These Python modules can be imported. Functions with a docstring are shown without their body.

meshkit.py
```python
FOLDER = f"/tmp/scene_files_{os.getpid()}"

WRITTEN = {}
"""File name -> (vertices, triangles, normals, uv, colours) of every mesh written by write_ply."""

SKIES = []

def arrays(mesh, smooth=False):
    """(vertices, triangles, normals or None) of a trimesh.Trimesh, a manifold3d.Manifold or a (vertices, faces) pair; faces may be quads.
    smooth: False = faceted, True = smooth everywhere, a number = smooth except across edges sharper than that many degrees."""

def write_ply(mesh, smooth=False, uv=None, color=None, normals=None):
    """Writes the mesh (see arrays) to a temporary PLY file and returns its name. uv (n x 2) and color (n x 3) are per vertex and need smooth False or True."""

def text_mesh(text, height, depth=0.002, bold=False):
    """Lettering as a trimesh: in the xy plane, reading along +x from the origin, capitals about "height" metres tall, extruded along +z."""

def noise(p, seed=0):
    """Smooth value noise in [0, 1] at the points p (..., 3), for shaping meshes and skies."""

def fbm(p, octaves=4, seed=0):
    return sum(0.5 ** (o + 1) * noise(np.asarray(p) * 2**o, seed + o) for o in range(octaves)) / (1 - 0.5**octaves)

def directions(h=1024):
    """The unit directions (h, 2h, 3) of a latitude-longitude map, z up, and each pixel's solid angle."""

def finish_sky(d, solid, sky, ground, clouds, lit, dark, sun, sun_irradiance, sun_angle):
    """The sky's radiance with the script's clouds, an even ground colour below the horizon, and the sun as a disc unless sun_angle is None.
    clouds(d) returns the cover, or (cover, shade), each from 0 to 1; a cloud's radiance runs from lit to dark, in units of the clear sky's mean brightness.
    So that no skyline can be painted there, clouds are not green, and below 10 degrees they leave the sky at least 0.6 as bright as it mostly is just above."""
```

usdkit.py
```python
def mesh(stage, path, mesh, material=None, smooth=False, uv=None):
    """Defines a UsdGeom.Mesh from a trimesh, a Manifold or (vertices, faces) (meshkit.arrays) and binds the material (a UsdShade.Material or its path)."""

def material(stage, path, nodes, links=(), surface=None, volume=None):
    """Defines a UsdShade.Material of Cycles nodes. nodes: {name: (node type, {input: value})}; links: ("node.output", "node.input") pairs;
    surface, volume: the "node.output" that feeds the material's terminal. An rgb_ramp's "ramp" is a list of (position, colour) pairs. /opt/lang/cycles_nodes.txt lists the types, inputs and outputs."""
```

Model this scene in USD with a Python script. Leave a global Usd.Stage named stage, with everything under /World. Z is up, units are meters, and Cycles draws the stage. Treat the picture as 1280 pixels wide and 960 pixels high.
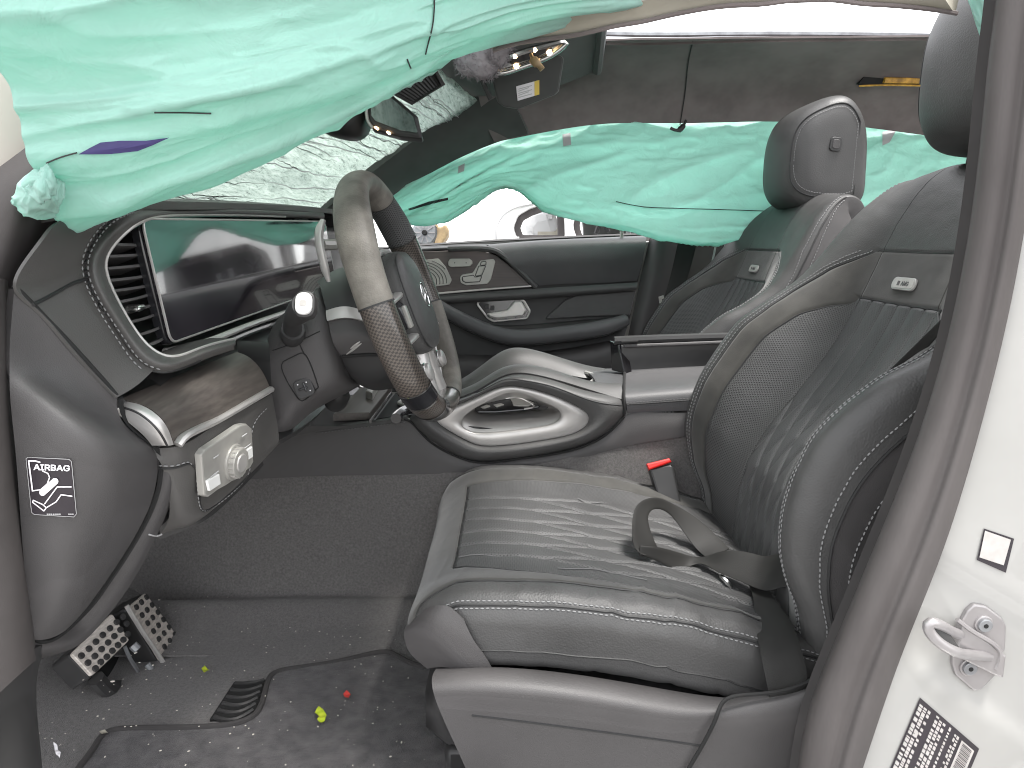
import math, random, numpy as np, trimesh, shapely, usdkit, meshkit
import shapely.geometry as sg
from scipy.interpolate import CubicSpline, PchipInterpolator
from pxr import Usd, UsdGeom, UsdLux, UsdShade, Gf, Sdf, Vt

# ---------------------------------------------------------------- stage, camera, sky, light, exposure
stage = Usd.Stage.CreateInMemory()
UsdGeom.SetStageUpAxis(stage, UsdGeom.Tokens.z)
UsdGeom.SetStageMetersPerUnit(stage, 1.0)
UsdGeom.Xform.Define(stage, '/World')
stage.SetDefaultPrim(stage.GetPrimAtPath('/World'))
UsdGeom.Scope.Define(stage, '/World/Looks')
CAM = np.array([0.0, -0.55, 0.67]); PITCH = math.radians(10.8); FPX = 931.0
_c, _s = math.cos(PITCH), math.sin(PITCH)
cam = UsdGeom.Camera.Define(stage, '/World/camera')
cam.CreateHorizontalApertureAttr(36.0); cam.CreateVerticalApertureAttr(27.0)
cam.CreateFocalLengthAttr(36.0 * FPX / 1280)
cam.CreateClippingRangeAttr(Gf.Vec2f(0.02, 500))
cam.CreateExposureAttr(2.25)
_x = UsdGeom.Xformable(cam)
_x.AddTranslateOp().Set(Gf.Vec3d(*CAM)); _x.AddRotateXOp().Set(90 - math.degrees(PITCH))

SUN = np.array([0.28, -0.12, 0.92]); SUN /= np.linalg.norm(SUN)
dome = UsdLux.DomeLight.Define(stage, '/World/sky')
dome.CreateIntensityAttr(1.0)
sky = usdkit.material(stage, '/World/Looks/sky_overcast', {
    'tc': ('texture_coordinate', {}),
    'sky': ('sky_texture', {'sky_type': 'single_scattering', 'sun_disc': False, 'sun_elevation': float(math.asin(SUN[2])), 'sun_rotation': float(math.atan2(SUN[0], SUN[1]))}),
    'bw': ('rgb_to_bw', {}),
    'n': ('noise_texture', {'scale': 2.2, 'detail': 4.0}),
    'r': ('rgb_ramp', {'ramp': [(0.3, (5.2, 5.2, 5.3)), (0.7, (7.6, 7.5, 7.4))]}),
    'm': ('mix_color', {'fac': 0.85, 'use_clamp': False}),
    'bg': ('background_shader', {'strength': 0.095})},
    [('tc.generated', 'n.vector'), ('n.fac', 'r.fac'), ('sky.color', 'm.a'), ('r.color', 'm.b'), ('m.result', 'bg.color')], surface='bg.background')
UsdShade.MaterialBindingAPI.Apply(dome.GetPrim()).Bind(sky)
dome.GetPrim().SetCustomDataByKey('kind', 'structure')
sun = UsdLux.DistantLight.Define(stage, '/World/sun')
sun.CreateIntensityAttr(0.4); sun.CreateAngleAttr(14.0); sun.CreateNormalizeAttr(True) if hasattr(sun, 'CreateNormalizeAttr') else None
sun.GetPrim().CreateAttribute('inputs:normalize', Sdf.ValueTypeNames.Bool).Set(True)
sun.CreateColorAttr(Gf.Vec3f(1.0, 0.97, 0.93))
_q = Gf.Rotation(Gf.Vec3d(0, 0, 1), Gf.Vec3d(*SUN))
UsdGeom.Xformable(sun).AddTransformOp().Set(Gf.Matrix4d().SetRotate(_q))

# ---------------------------------------------------------------- helpers: points
def ray(px, py):
    x, y = (px - 640) / FPX, (480 - py) / FPX
    return np.array([x, _c + y * _s, -_s + y * _c])
def P(px, py, Y):
    d = ray(px, py); return CAM + d * ((Y - CAM[1]) / d[1])
def PX(px, py, X):
    d = ray(px, py); return CAM + d * ((X - CAM[0]) / d[0])
def PZ(px, py, Z):
    d = ray(px, py); return CAM + d * ((Z - CAM[2]) / d[2])
def PN(px, py, o, n):
    d = ray(px, py); return CAM + d * (np.dot(np.asarray(o) - CAM, n) / np.dot(d, n))
def proj(p):
    q = np.atleast_2d(p) - CAM
    dep = q[:, 1] * _c - q[:, 2] * _s; up = q[:, 1] * _s + q[:, 2] * _c
    return np.stack([640 + FPX * q[:, 0] / dep, 480 - FPX * up / dep, dep], 1)
def unit(v): v = np.asarray(v, float); return v / max(np.linalg.norm(v), 1e-12)
def L3(pts): return np.array([P(*q) if len(q) == 3 else q[1] for q in pts])

def spl(pts, n, closed=False, power=0.5):
    p = np.asarray(pts, float)
    if closed: p = np.vstack([p, p[:1]])
    d = np.maximum(np.linalg.norm(np.diff(p, axis=0), axis=1), 1e-6) ** power
    t = np.r_[0, np.cumsum(d)]
    if len(p) == 2: f = lambda u: p[0] + (p[1] - p[0]) * (u / t[-1])[:, None]
    else: f = CubicSpline(t, p, bc_type='periodic' if closed else 'natural')
    u = np.linspace(0, t[-1], 30 * len(p)); q = f(u)
    s = np.r_[0, np.cumsum(np.linalg.norm(np.diff(q, axis=0), axis=1))]
    w = np.linspace(0, s[-1], n + 1)[:-1] if closed else np.linspace(0, s[-1], n)
    return np.stack([np.interp(w, s, q[:, k]) for k in range(q.shape[1])], 1)

def patch(rows, nu, nv, power=0.5):
    """Smooth surface through rows of points (px, py, Y) or 3-D points."""
    R = np.array([spl(L3(r) if not isinstance(r, np.ndarray) else r, nu) for r in rows])
    if len(R) == 1: return R
    d = np.maximum(np.linalg.norm(np.diff(R, axis=0), axis=2).mean(1), 1e-5) ** power
    t = np.r_[0, np.cumsum(d)]
    u = np.linspace(0, t[-1], nv)
    if len(R) == 2: return R[0] + (R[1] - R[0]) * (u / t[-1])[:, None, None]
    return CubicSpline(t, R, bc_type='natural', axis=0)(u)

def gridmesh(A, wrap=False):
    nv, nu = A.shape[:2]
    i = np.arange(nv * nu).reshape(nv, nu)
    if wrap: i = np.hstack([i, i[:, :1]])
    a, b, c, d = i[:-1, :-1].ravel(), i[:-1, 1:].ravel(), i[1:, 1:].ravel(), i[1:, :-1].ravel()
    return A.reshape(-1, 3), np.vstack([np.stack([a, b, c], 1), np.stack([a, c, d], 1)])
def gnormals(A, toward=True):
    n = np.cross(np.gradient(A, axis=0), np.gradient(A, axis=1))
    n /= np.maximum(np.linalg.norm(n, axis=2, keepdims=True), 1e-12)
    if toward and np.sum(n * (CAM - A)) < 0: n = -n
    return n
def thick(A, t):
    """Closed solid: the sheet A and a copy t behind it (away from the viewer's side)."""
    n = gnormals(A); B = A - n * t
    nv, nu = A.shape[:2]
    v, f = gridmesh(A); _, g = gridmesh(B)
    N = len(v); i = np.arange(N).reshape(nv, nu)
    rim = np.r_[i[0, :], i[1:, -1], i[-1, -2::-1], i[-2:0:-1, 0]]
    r2 = np.roll(rim, -1)
    side = np.vstack([np.stack([rim, r2, r2 + N], 1), np.stack([rim, r2 + N, rim + N], 1)])
    m = trimesh.Trimesh(np.vstack([v, B.reshape(-1, 3)]), np.vstack([f, g[:, ::-1] + N, side[:, ::-1]]), process=False)
    return m
def sheet(A, t=0.004): return thick(A, t)

def frames(path, closed=False):
    p = np.asarray(path, float)
    t = (np.roll(p, -1, 0) - np.roll(p, 1, 0)) if closed else np.gradient(p, axis=0)
    t /= np.maximum(np.linalg.norm(t, axis=1, keepdims=True), 1e-12)
    n = np.zeros_like(p)
    a = np.array([0, 0, 1.0]) if abs(t[0][2]) < 0.9 else np.array([1.0, 0, 0])
    n[0] = unit(a - t[0] * np.dot(a, t[0]))
    for k in range(1, len(p)):
        v = n[k - 1] - t[k] * np.dot(n[k - 1], t[k]); n[k] = unit(v)
    return t, n, np.cross(t, n)
def tube(path, r, k=8, closed=False, flat=1.0):
    p = np.asarray(path, float); t, n, b = frames(p, closed)
    r = np.broadcast_to(r, len(p))
    a = np.linspace(0, 2 * np.pi, k, endpoint=False)
    A = p[:, None] + r[:, None, None] * (np.cos(a)[None, :, None] * n[:, None] + flat * np.sin(a)[None, :, None] * b[:, None])
    if closed: A = np.concatenate([A, A[:1]])
    v, f = gridmesh(A, wrap=True)
    if not closed:
        N = len(v); v = np.vstack([v, p[0], p[-1]]); j = np.arange(k); q = (len(p) - 1) * k
        f = np.vstack([f, np.stack([j, np.full(k, N), (j + 1) % k], 1), np.stack([q + j, q + (j + 1) % k, np.full(k, N + 1)], 1)])
    return trimesh.Trimesh(v, f, process=False)
def box(c, size, R=None, bev=0.0):
    size = np.asarray(size, float)
    if bev > 0:
        b = min(bev, size.min() * 0.45)
        pts = [[sx * (size[0] / 2 - b * (k != 0)), sy * (size[1] / 2 - b * (k != 1)), sz * (size[2] / 2 - b * (k != 2))] for sx in (-1, 1) for sy in (-1, 1) for sz in (-1, 1) for k in range(3)]
        m = trimesh.convex.convex_hull(np.array(pts))
    else: m = trimesh.creation.box(size)
    if R is not None: m.vertices = m.vertices @ np.asarray(R).T
    m.apply_translation(c); return m
def basis(x, z):
    """Matrix with columns x, y, z from a first axis and a roughly normal axis."""
    x = unit(x); z = unit(np.asarray(z) - x * np.dot(x, z)); return np.stack([x, np.cross(z, x), z], 1)
def join(*ms):
    ms = [m for x in ms for m in (x if isinstance(x, (list, tuple)) else [x])]
    return trimesh.util.concatenate(ms)

def _poly(p):
    return p if hasattr(p, 'exterior') else sg.Polygon(p)
def rounded(p, r):
    p = _poly(p)
    return p.buffer(-r, quad_segs=4).buffer(2 * r, quad_segs=4).buffer(-r, quad_segs=4) if r else p
def pad2d(poly, h, c=0.001, dome=0.0):
    """Flat-topped pad with rounded upper edge, z from 0 to h; the polygon may have holes."""
    poly = _poly(poly)
    lay = [(poly, 0, h - c)]
    if c > 0: lay = [(poly, 0.0), (poly, h - c), (poly.buffer(-0.3 * c, join_style=2), h - 0.3 * c), (poly.buffer(-c, join_style=2), h)]
    else: lay = [(poly, 0.0), (poly, h)]
    V, F, n = [], [], 0
    ringset = []
    base = lay[0][0]
    def rings(q): return [np.array(q.exterior.coords)[:-1]] + [np.array(i.coords)[:-1] for i in q.interiors]
    src = rings(shapely.geometry.polygon.orient(base))
    def inset(ring, d):
        t = np.roll(ring, -1, 0) - np.roll(ring, 1, 0); t /= np.maximum(np.linalg.norm(t, axis=1, keepdims=True), 1e-12)
        return ring + d * np.stack([-t[:, 1], t[:, 0]], 1)
    steps = [(0.0, 0.0), (0.0, h - c), (0.3 * c, h - 0.3 * c), (c, h)] if c > 0 else [(0.0, 0.0), (0.0, h)]
    for ring in src:
        start = n
        for d, z in steps:
            q = inset(ring, d); V.append(np.c_[q, np.full(len(q), z)]); n += len(q)
        m = len(ring)
        for k in range(len(steps) - 1):
            i = start + k * m + np.arange(m); j = start + k * m + (np.arange(m) + 1) % m
            F += [np.stack([i, j, j + m], 1), np.stack([i, j + m, i + m], 1)]
    for d, z, flip in ((steps[-1][0], h, False), (0.0, 0.0, True)):
        rr = [inset(r, d) for r in src]
        q = sg.Polygon(rr[0], rr[1:])
        if not q.is_valid: q = q.buffer(0)
        for g in getattr(q, 'geoms', [q]):
            if g.is_empty: continue
            tv, tf = trimesh.creation.triangulate_polygon(g, engine='earcut')
            V.append(np.c_[tv, np.full(len(tv), z)]); F.append((tf[:, ::-1] if flip else tf) + n); n += len(tv)
    return trimesh.Trimesh(np.vstack(V), np.vstack(F), process=False)
class Plane:
    """A working plane: origin, x axis, normal (turned towards the viewer)."""
    def __init__(s, o, x, n):
        s.o = np.asarray(o, float); s.R = basis(x, n)
    def px(s, pts):
        q = np.array([PN(a, b, s.o, s.R[:, 2]) for a, b in pts]) - s.o
        return q @ s.R[:, :2]
    def put(s, m, z=0.0):
        m = m.copy(); m.vertices = (m.vertices + [0, 0, z]) @ s.R.T + s.o; return m
    def at(s, x, y, z=0.0): return s.o + s.R @ np.array([x, y, z])
    def poly(s, pts, n=0, r=0.0):
        q = s.px(pts)
        if n: q = spl(q, n, closed=True)
        return rounded(q, r)
    def pad(s, pts, h, c=0.001, n=0, r=0.0, z=0.0, holes=()):
        q = s.poly(pts, n, r)
        for ho in holes: q = q.difference(ho)
        return s.put(pad2d(q, h, c), z)
def planeY(Y): return Plane([0, Y, 0.3], [1, 0, 0], [0, -1, 0])
def plane3(a, b, c):
    a, b, c = map(np.asarray, (a, b, c)); n = np.cross(b - a, c - a)
    if np.dot(n, CAM - a) < 0: n = -n
    return Plane(a, b - a, n)

from scipy.interpolate import LinearNDInterpolator, NearestNDInterpolator
class Drape:
    """Lays pixel-traced curves onto a surface patch."""
    def __init__(s, A):
        A = np.asarray(A).reshape(-1, 3) if np.ndim(A) == 3 else np.asarray(A)
        q = proj(A); s.l = LinearNDInterpolator(q[:, :2], q[:, 2]); s.n = NearestNDInterpolator(q[:, :2], q[:, 2])
    def __call__(s, pts, n=0, off=0.0015, closed=False):
        p = np.asarray(pts, float)
        if n: p = spl(p, n, closed)
        d = s.l(p); bad = np.isnan(d); d[bad] = s.n(p)[bad]
        d = d - off
        out = []
        for (a, b), z in zip(p, d):
            r = ray(a, b); out.append(CAM + r * (z / (r[1] * _c - r[2] * _s)))
        return np.array(out)
def stitches(path, pitch=0.0065, fill=0.62, r=0.0008, lift=None):
    p = np.asarray(path, float); s = np.r_[0, np.cumsum(np.linalg.norm(np.diff(p, axis=0), axis=1))]
    ms = []
    for a in np.arange(0.0, s[-1] - pitch, pitch):
        q = np.array([[np.interp(u, s, p[:, k]) for k in range(3)] for u in (a, a + pitch * fill / 2, a + pitch * fill)])
        ms.append(tube(q, [r * 0.6, r, r * 0.6], 5))
    return join(ms) if ms else None

# ---------------------------------------------------------------- helpers: prims
counts, origin = {}, {}
def numbered(parent, name):
    k = counts.get((parent, name), 0); counts[(parent, name)] = k + 1
    return name if k == 0 else f'{name}_{k:03d}'
def path_of(parent):
    return '/World' if parent is None else (parent if isinstance(parent, str) else str(parent.GetPath()))
def tag(o, label=None, cat=None, group=None, kind=None):
    for k, v in (('label', label), ('category', cat), ('group', group), ('kind', kind)):
        if v: o.SetCustomDataByKey(k, v)
    return o
def thing(name, label, cat, loc=(0, 0, 0), group=None):
    p = f"/World/{numbered('/World', name)}"
    x = UsdGeom.Xform.Define(stage, p); x.AddTranslateOp().Set(Gf.Vec3d(*map(float, loc)))
    origin[p] = np.array(loc, float)
    return tag(x.GetPrim(), label, cat, group)
def obj(name, m, mat, parent=None, label=None, cat=None, group=None, kind=None, smooth=40, uv=None):
    pp = path_of(parent); p = f'{pp}/{numbered(pp, name)}'
    o = origin.get(pp, np.zeros(3)); origin[p] = o
    if isinstance(m, tuple): m = trimesh.Trimesh(*m, process=False)
    v = np.asarray(m.vertices) - o
    if uv is not None: smooth = True
    g = usdkit.mesh(stage, p, trimesh.Trimesh(v, m.faces, process=False), M[mat], smooth=smooth, uv=uv)
    return tag(g.GetPrim(), label, cat, group, kind)

# ---------------------------------------------------------------- materials
M = {}
def mat(name, nodes, links, surface='p.BSDF'):
    M[name] = usdkit.material(stage, '/World/Looks/' + name, nodes, links, surface=surface)
LIFT = 1.2
DUSTY = set('leather leather_soft leather_dash trim_plastic carpet mat_pile headlining headlining_grey rubber_seal'.split())
def surf(name, col, rough=0.5, col2=None, nscale=6.0, grain=0.0, gscale=900.0, gdist=0.0006, gtype='noise', extra=None, stretch=None, spread=(0.35, 0.65), rough2=None, detail=4.0):
    """Plain principled surface: two tones mixed by noise plus fine grain relief."""
    if name in DUSTY: col = tuple(LIFT * c for c in col); col2 = tuple(LIFT * c for c in col2)
    N = {'tc': ('texture_coordinate', {}), 'p': ('principled_bsdf', {'base_color': col, 'roughness': rough, **(extra or {})})}
    L = []
    src = 'tc.object'
    if stretch:
        N['map'] = ('mapping', {'scale': stretch}); L.append(('tc.object', 'map.vector')); src = 'map.vector'
    if col2:
        N['n'] = ('noise_texture', {'scale': nscale, 'detail': detail, 'roughness': 0.6}); L.append((src, 'n.vector'))
        N['r'] = ('rgb_ramp', {'ramp': [(spread[0], col), (spread[1], col2)]}); L += [('n.fac', 'r.fac'), ('r.color', 'p.base_color')]
        if rough2 is not None:
            N['mr'] = ('map_range', {'from_min': spread[0], 'from_max': spread[1], 'to_min': rough, 'to_max': rough2, 'clamp': True}); L += [('n.fac', 'mr.value'), ('mr.result', 'p.roughness')]
    if grain:
        N['g'] = (('voronoi_texture', {'scale': gscale}) if gtype == 'voronoi' else ('noise_texture', {'scale': gscale, 'detail': 2.0}))
        L.append((src, 'g.vector'))
        N['b'] = ('bump', {'strength': grain, 'distance': gdist}); L += [('g.distance' if gtype == 'voronoi' else 'g.fac', 'b.height'), ('b.normal', 'p.normal')]
    mat(name, N, L)

surf('leather', (0.036, 0.0355, 0.035), 0.43, (0.052, 0.051, 0.050), 5.0, 0.35, 420.0, 0.0007, 'voronoi', {'specular_ior_level': 0.5}, rough2=0.56)
surf('leather_soft', (0.050, 0.050, 0.052), 0.46, (0.066, 0.065, 0.066), 7.0, 0.3, 420.0, 0.0006, 'voronoi', {'specular_ior_level': 0.5}, rough2=0.54)
surf('leather_dash', (0.048, 0.046, 0.044), 0.46, (0.064, 0.061, 0.058), 4.0, 0.25, 600.0, 0.0005, 'voronoi', {'specular_ior_level': 0.5}, rough2=0.56)
surf('suede', (0.040, 0.039, 0.036), 0.9, (0.056, 0.054, 0.049), 18.0, 0.5, 1500.0, 0.0006, extra={'sheen_weight': 0.25, 'sheen_roughness': 0.5, 'specular_ior_level': 0.2})
surf('trim_plastic', (0.042, 0.040, 0.040), 0.48, (0.056, 0.053, 0.053), 5.0, 0.45, 1000.0, 0.0008, extra={'specular_ior_level': 0.45}, rough2=0.58)
surf('dark_plastic', (0.020, 0.020, 0.020), 0.45, (0.030, 0.029, 0.029), 8.0, 0.2, 1400.0, 0.0004)
surf('black_gap', (0.006, 0.006, 0.006), 0.8)
surf('gloss_black', (0.008, 0.008, 0.009), 0.14, extra={'coat_weight': 0.4})
surf('carpet', (0.085, 0.081, 0.079), 0.95, (0.145, 0.139, 0.135), 260.0, 0.9, 900.0, 0.002, extra={'sheen_weight': 0.15, 'specular_ior_level': 0.15}, spread=(0.3, 0.72))
surf('mat_pile', (0.030, 0.028, 0.029), 0.95, (0.088, 0.082, 0.083), 42.0, 0.9, 800.0, 0.002, extra={'sheen_weight': 0.2, 'specular_ior_level': 0.15}, spread=(0.3, 0.75), detail=9.0)
surf('headlining', (0.092, 0.078, 0.076), 0.92, (0.155, 0.133, 0.130), 7.0, 0.5, 1500.0, 0.0006, extra={'sheen_weight': 0.2, 'specular_ior_level': 0.2}, detail=7.0)
surf('headlining_grey', (0.050, 0.052, 0.050), 0.9, (0.066, 0.068, 0.065), 8.0, 0.5, 1500.0, 0.0006, extra={'sheen_weight': 0.2, 'specular_ior_level': 0.2})
surf('chrome', (0.75, 0.75, 0.74), 0.16, extra={'metallic': 1.0})
surf('satin_silver', (0.50, 0.485, 0.465), 0.38, (0.43, 0.415, 0.40), 12.0, extra={'metallic': 0.55})
surf('silver_plastic', (0.38, 0.37, 0.34), 0.40, (0.33, 0.32, 0.30), 20.0, extra={'metallic': 0.35})
surf('brushed_steel', (0.74, 0.68, 0.62), 0.36, (0.48, 0.44, 0.40), 60.0, extra={'metallic': 0.35}, stretch=(1, 1, 6))
surf('wood_trim', (0.050, 0.042, 0.038), 0.48, (0.105, 0.092, 0.080), 170.0, 0.3, 170.0, 0.0006, stretch=(1.0, 0.035, 1.0), extra={'specular_ior_level': 0.6}, spread=(0.25, 0.8))
surf('wood_trim_door', (0.060, 0.047, 0.045), 0.42, (0.084, 0.066, 0.062), 170.0, 0.3, 170.0, 0.0005, stretch=(0.03, 1.0, 1.0), spread=(0.25, 0.8))
surf('screen_glass', (0.004, 0.003, 0.005), 0.06, (0.012, 0.010, 0.013), 9.0, extra={'specular_ior_level': 1.0, 'coat_weight': 0.6, 'coat_roughness': 0.03, 'coat_ior': 1.8}, rough2=0.12)
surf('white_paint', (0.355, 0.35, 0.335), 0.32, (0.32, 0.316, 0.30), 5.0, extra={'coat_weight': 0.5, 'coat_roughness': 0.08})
surf('white_paint_far', (0.80, 0.80, 0.79), 0.25, extra={'coat_weight': 0.5})
surf('rubber_seal', (0.050, 0.045, 0.044), 0.75, (0.080, 0.073, 0.071), 9.0, 0.3, 900.0, 0.0006, stretch=(1, 1, 0.3), detail=8.0, extra={'specular_ior_level': 0.25})
surf('beige_trim', (0.34, 0.32, 0.27), 0.7, (0.27, 0.25, 0.20), 9.0, 0.3, 900.0, 0.0005)
surf('pillar_rubber', (0.036, 0.032, 0.031), 0.62, (0.054, 0.048, 0.047), 9.0, 0.2, 900.0, 0.0005)
surf('beige_paint', (0.42, 0.39, 0.35), 0.4)
surf('taupe_leather', (0.080, 0.073, 0.062), 0.55, (0.185, 0.171, 0.150), 16.0, 0.3, 500.0, 0.0006, 'voronoi', spread=(0.38, 0.66), detail=5.0)
surf('red_plastic', (0.62, 0.02, 0.015), 0.35)
surf('white_plastic', (0.72, 0.72, 0.70), 0.3)
surf('print_white', (0.78, 0.76, 0.78), 0.5)
surf('print_grey', (0.42, 0.42, 0.42), 0.5)
surf('sticker_black', (0.022, 0.018, 0.022), 0.4)
surf('sticker_silver', (0.46, 0.44, 0.42), 0.4, (0.40, 0.38, 0.36), 90.0)
surf('sticker_yellow', (0.75, 0.55, 0.10), 0.5)
surf('belt_webbing', (0.009, 0.0087, 0.008), 0.65, (0.016, 0.0154, 0.014), 8.0, 0.5, 700.0, 0.0006, extra={'specular_ior_level': 0.35})
surf('thread', (0.22, 0.22, 0.22), 0.7)
surf('thread_dark', (0.10, 0.10, 0.10), 0.7)
surf('seam_cord', (0.018, 0.018, 0.018), 0.6)
surf('leaf', (0.34, 0.46, 0.02), 0.5, (0.50, 0.55, 0.04), 90.0)
surf('red_petal', (0.55, 0.05, 0.04), 0.5)
surf('crumb', (0.62, 0.58, 0.52), 0.8)
surf('fluff', (0.12, 0.112, 0.12), 0.95, (0.21, 0.195, 0.205), 60.0)
surf('grey_metal', (0.32, 0.33, 0.34), 0.4, (0.20, 0.20, 0.21), 30.0, extra={'metallic': 0.7})
surf('striker_metal', (0.36, 0.345, 0.345), 0.36, (0.30, 0.285, 0.285), 20.0, extra={'metallic': 0.6})
surf('tan_cast', (0.38, 0.27, 0.14), 0.5, (0.22, 0.16, 0.09), 40.0)
surf('ground_asphalt', (0.16, 0.155, 0.15), 0.9, (0.26, 0.25, 0.24), 2.0, 0.5, 60.0, 0.004, detail=8.0)
surf('amber', (0.75, 0.42, 0.06), 0.4, (0.30, 0.16, 0.02), 40.0)
surf('purple_print', (0.035, 0.028, 0.11), 0.7)
surf('dark_liner', (0.030, 0.028, 0.028), 0.9, (0.04, 0.037, 0.036), 8.0)

# perforated leather: rows of small punched holes from the UVs (metres)
def perforated(name, c1, c2, pitch=0.0033, hole=0.00085, rough=0.56):
    k = 1.0 / pitch
    mat(name, {
        'uv': ('texture_coordinate', {}), 'm': ('mapping', {'scale': (k, k, 1.0), 'rotation': (0, 0, math.radians(45))}),
        'f': ('vector_math', {'math_type': 'fraction'}), 's': ('vector_math', {'math_type': 'subtract', 'vector2': (0.5, 0.5, 0.0)}),
        'sx': ('vector_math', {'math_type': 'multiply', 'vector2': (1, 1, 0)}), 'l': ('vector_math', {'math_type': 'length'}),
        'r': ('map_range', {'from_min': hole * k * 0.8, 'from_max': hole * k * 1.25, 'to_min': 0.0, 'to_max': 1.0, 'clamp': True}),
        'n': ('noise_texture', {'scale': 7.0, 'detail': 4.0}), 'rc': ('rgb_ramp', {'ramp': [(0.35, c1), (0.65, c2)]}),
        'mx': ('mix_color', {'a': (0.006, 0.006, 0.006)}), 'g': ('voronoi_texture', {'scale': 420.0}),
        'b1': ('bump', {'strength': 0.3, 'distance': 0.0005}), 'b': ('bump', {'strength': 0.5, 'distance': 0.0008}),
        'p': ('principled_bsdf', {'roughness': rough, 'specular_ior_level': 0.42})},
        [('uv.UV', 'm.vector'), ('m.vector', 'f.vector1'), ('f.vector', 's.vector1'), ('s.vector', 'sx.vector1'), ('sx.vector', 'l.vector1'), ('l.value', 'r.value'),
         ('uv.object', 'n.vector'), ('n.fac', 'rc.fac'), ('rc.color', 'mx.b'), ('r.result', 'mx.fac'), ('mx.result', 'p.base_color'),
         ('uv.object', 'g.vector'), ('g.distance', 'b1.height'), ('r.result', 'b.height'), ('b1.normal', 'b.normal'), ('b.normal', 'p.normal')])
perforated('leather_perforated', (0.058, 0.058, 0.058), (0.085, 0.085, 0.085))
perforated('leather_quilted', (0.056, 0.057, 0.057), (0.080, 0.081, 0.081), 0.0030, 0.0006, 0.5)

# carbon fibre weave, UV in metres, under clear lacquer
mat('carbon_fibre', {
    'uv': ('texture_coordinate', {}), 'm': ('mapping', {'scale': (1 / 0.0016, 1 / 0.0024, 1.0), 'rotation': (0, 0, math.radians(4))}),
    'sp': ('separate_xyz', {}), 'a': ('math', {'math_type': 'multiply_add', 'value2': 2.0}), 'fr': ('math', {'math_type': 'floor'}), 'fx': ('math', {'math_type': 'floor'}),
    'y2': ('math', {'math_type': 'multiply', 'value2': 2.0}), 'sh': ('math', {'math_type': 'add'}), 'md': ('math', {'math_type': 'floored_modulo', 'value2': 4.0}), 'lt': ('math', {'math_type': 'less_than', 'value2': 1.9}),
    'nz': ('noise_texture', {'scale': 30.0}), 'mx': ('mix_color', {'a': (0.026, 0.022, 0.019), 'b': (0.082, 0.069, 0.059)}), 'b': ('bump', {'strength': 0.35, 'distance': 0.0006}),
    'p': ('principled_bsdf', {'roughness': 0.34, 'coat_weight': 0.6, 'coat_roughness': 0.12, 'metallic': 0.25})},
    [('uv.UV', 'm.vector'), ('m.vector', 'sp.vector'), ('sp.x', 'fx.value1'), ('sp.y', 'fr.value1'), ('fx.value', 'sh.value1'), ('fr.value', 'y2.value1'), ('y2.value', 'sh.value2'), ('sh.value', 'md.value1'), ('md.value', 'lt.value1'),
     ('lt.value', 'mx.fac'), ('mx.result', 'p.base_color'), ('lt.value', 'b.height'), ('b.normal', 'p.normal')])

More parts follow.
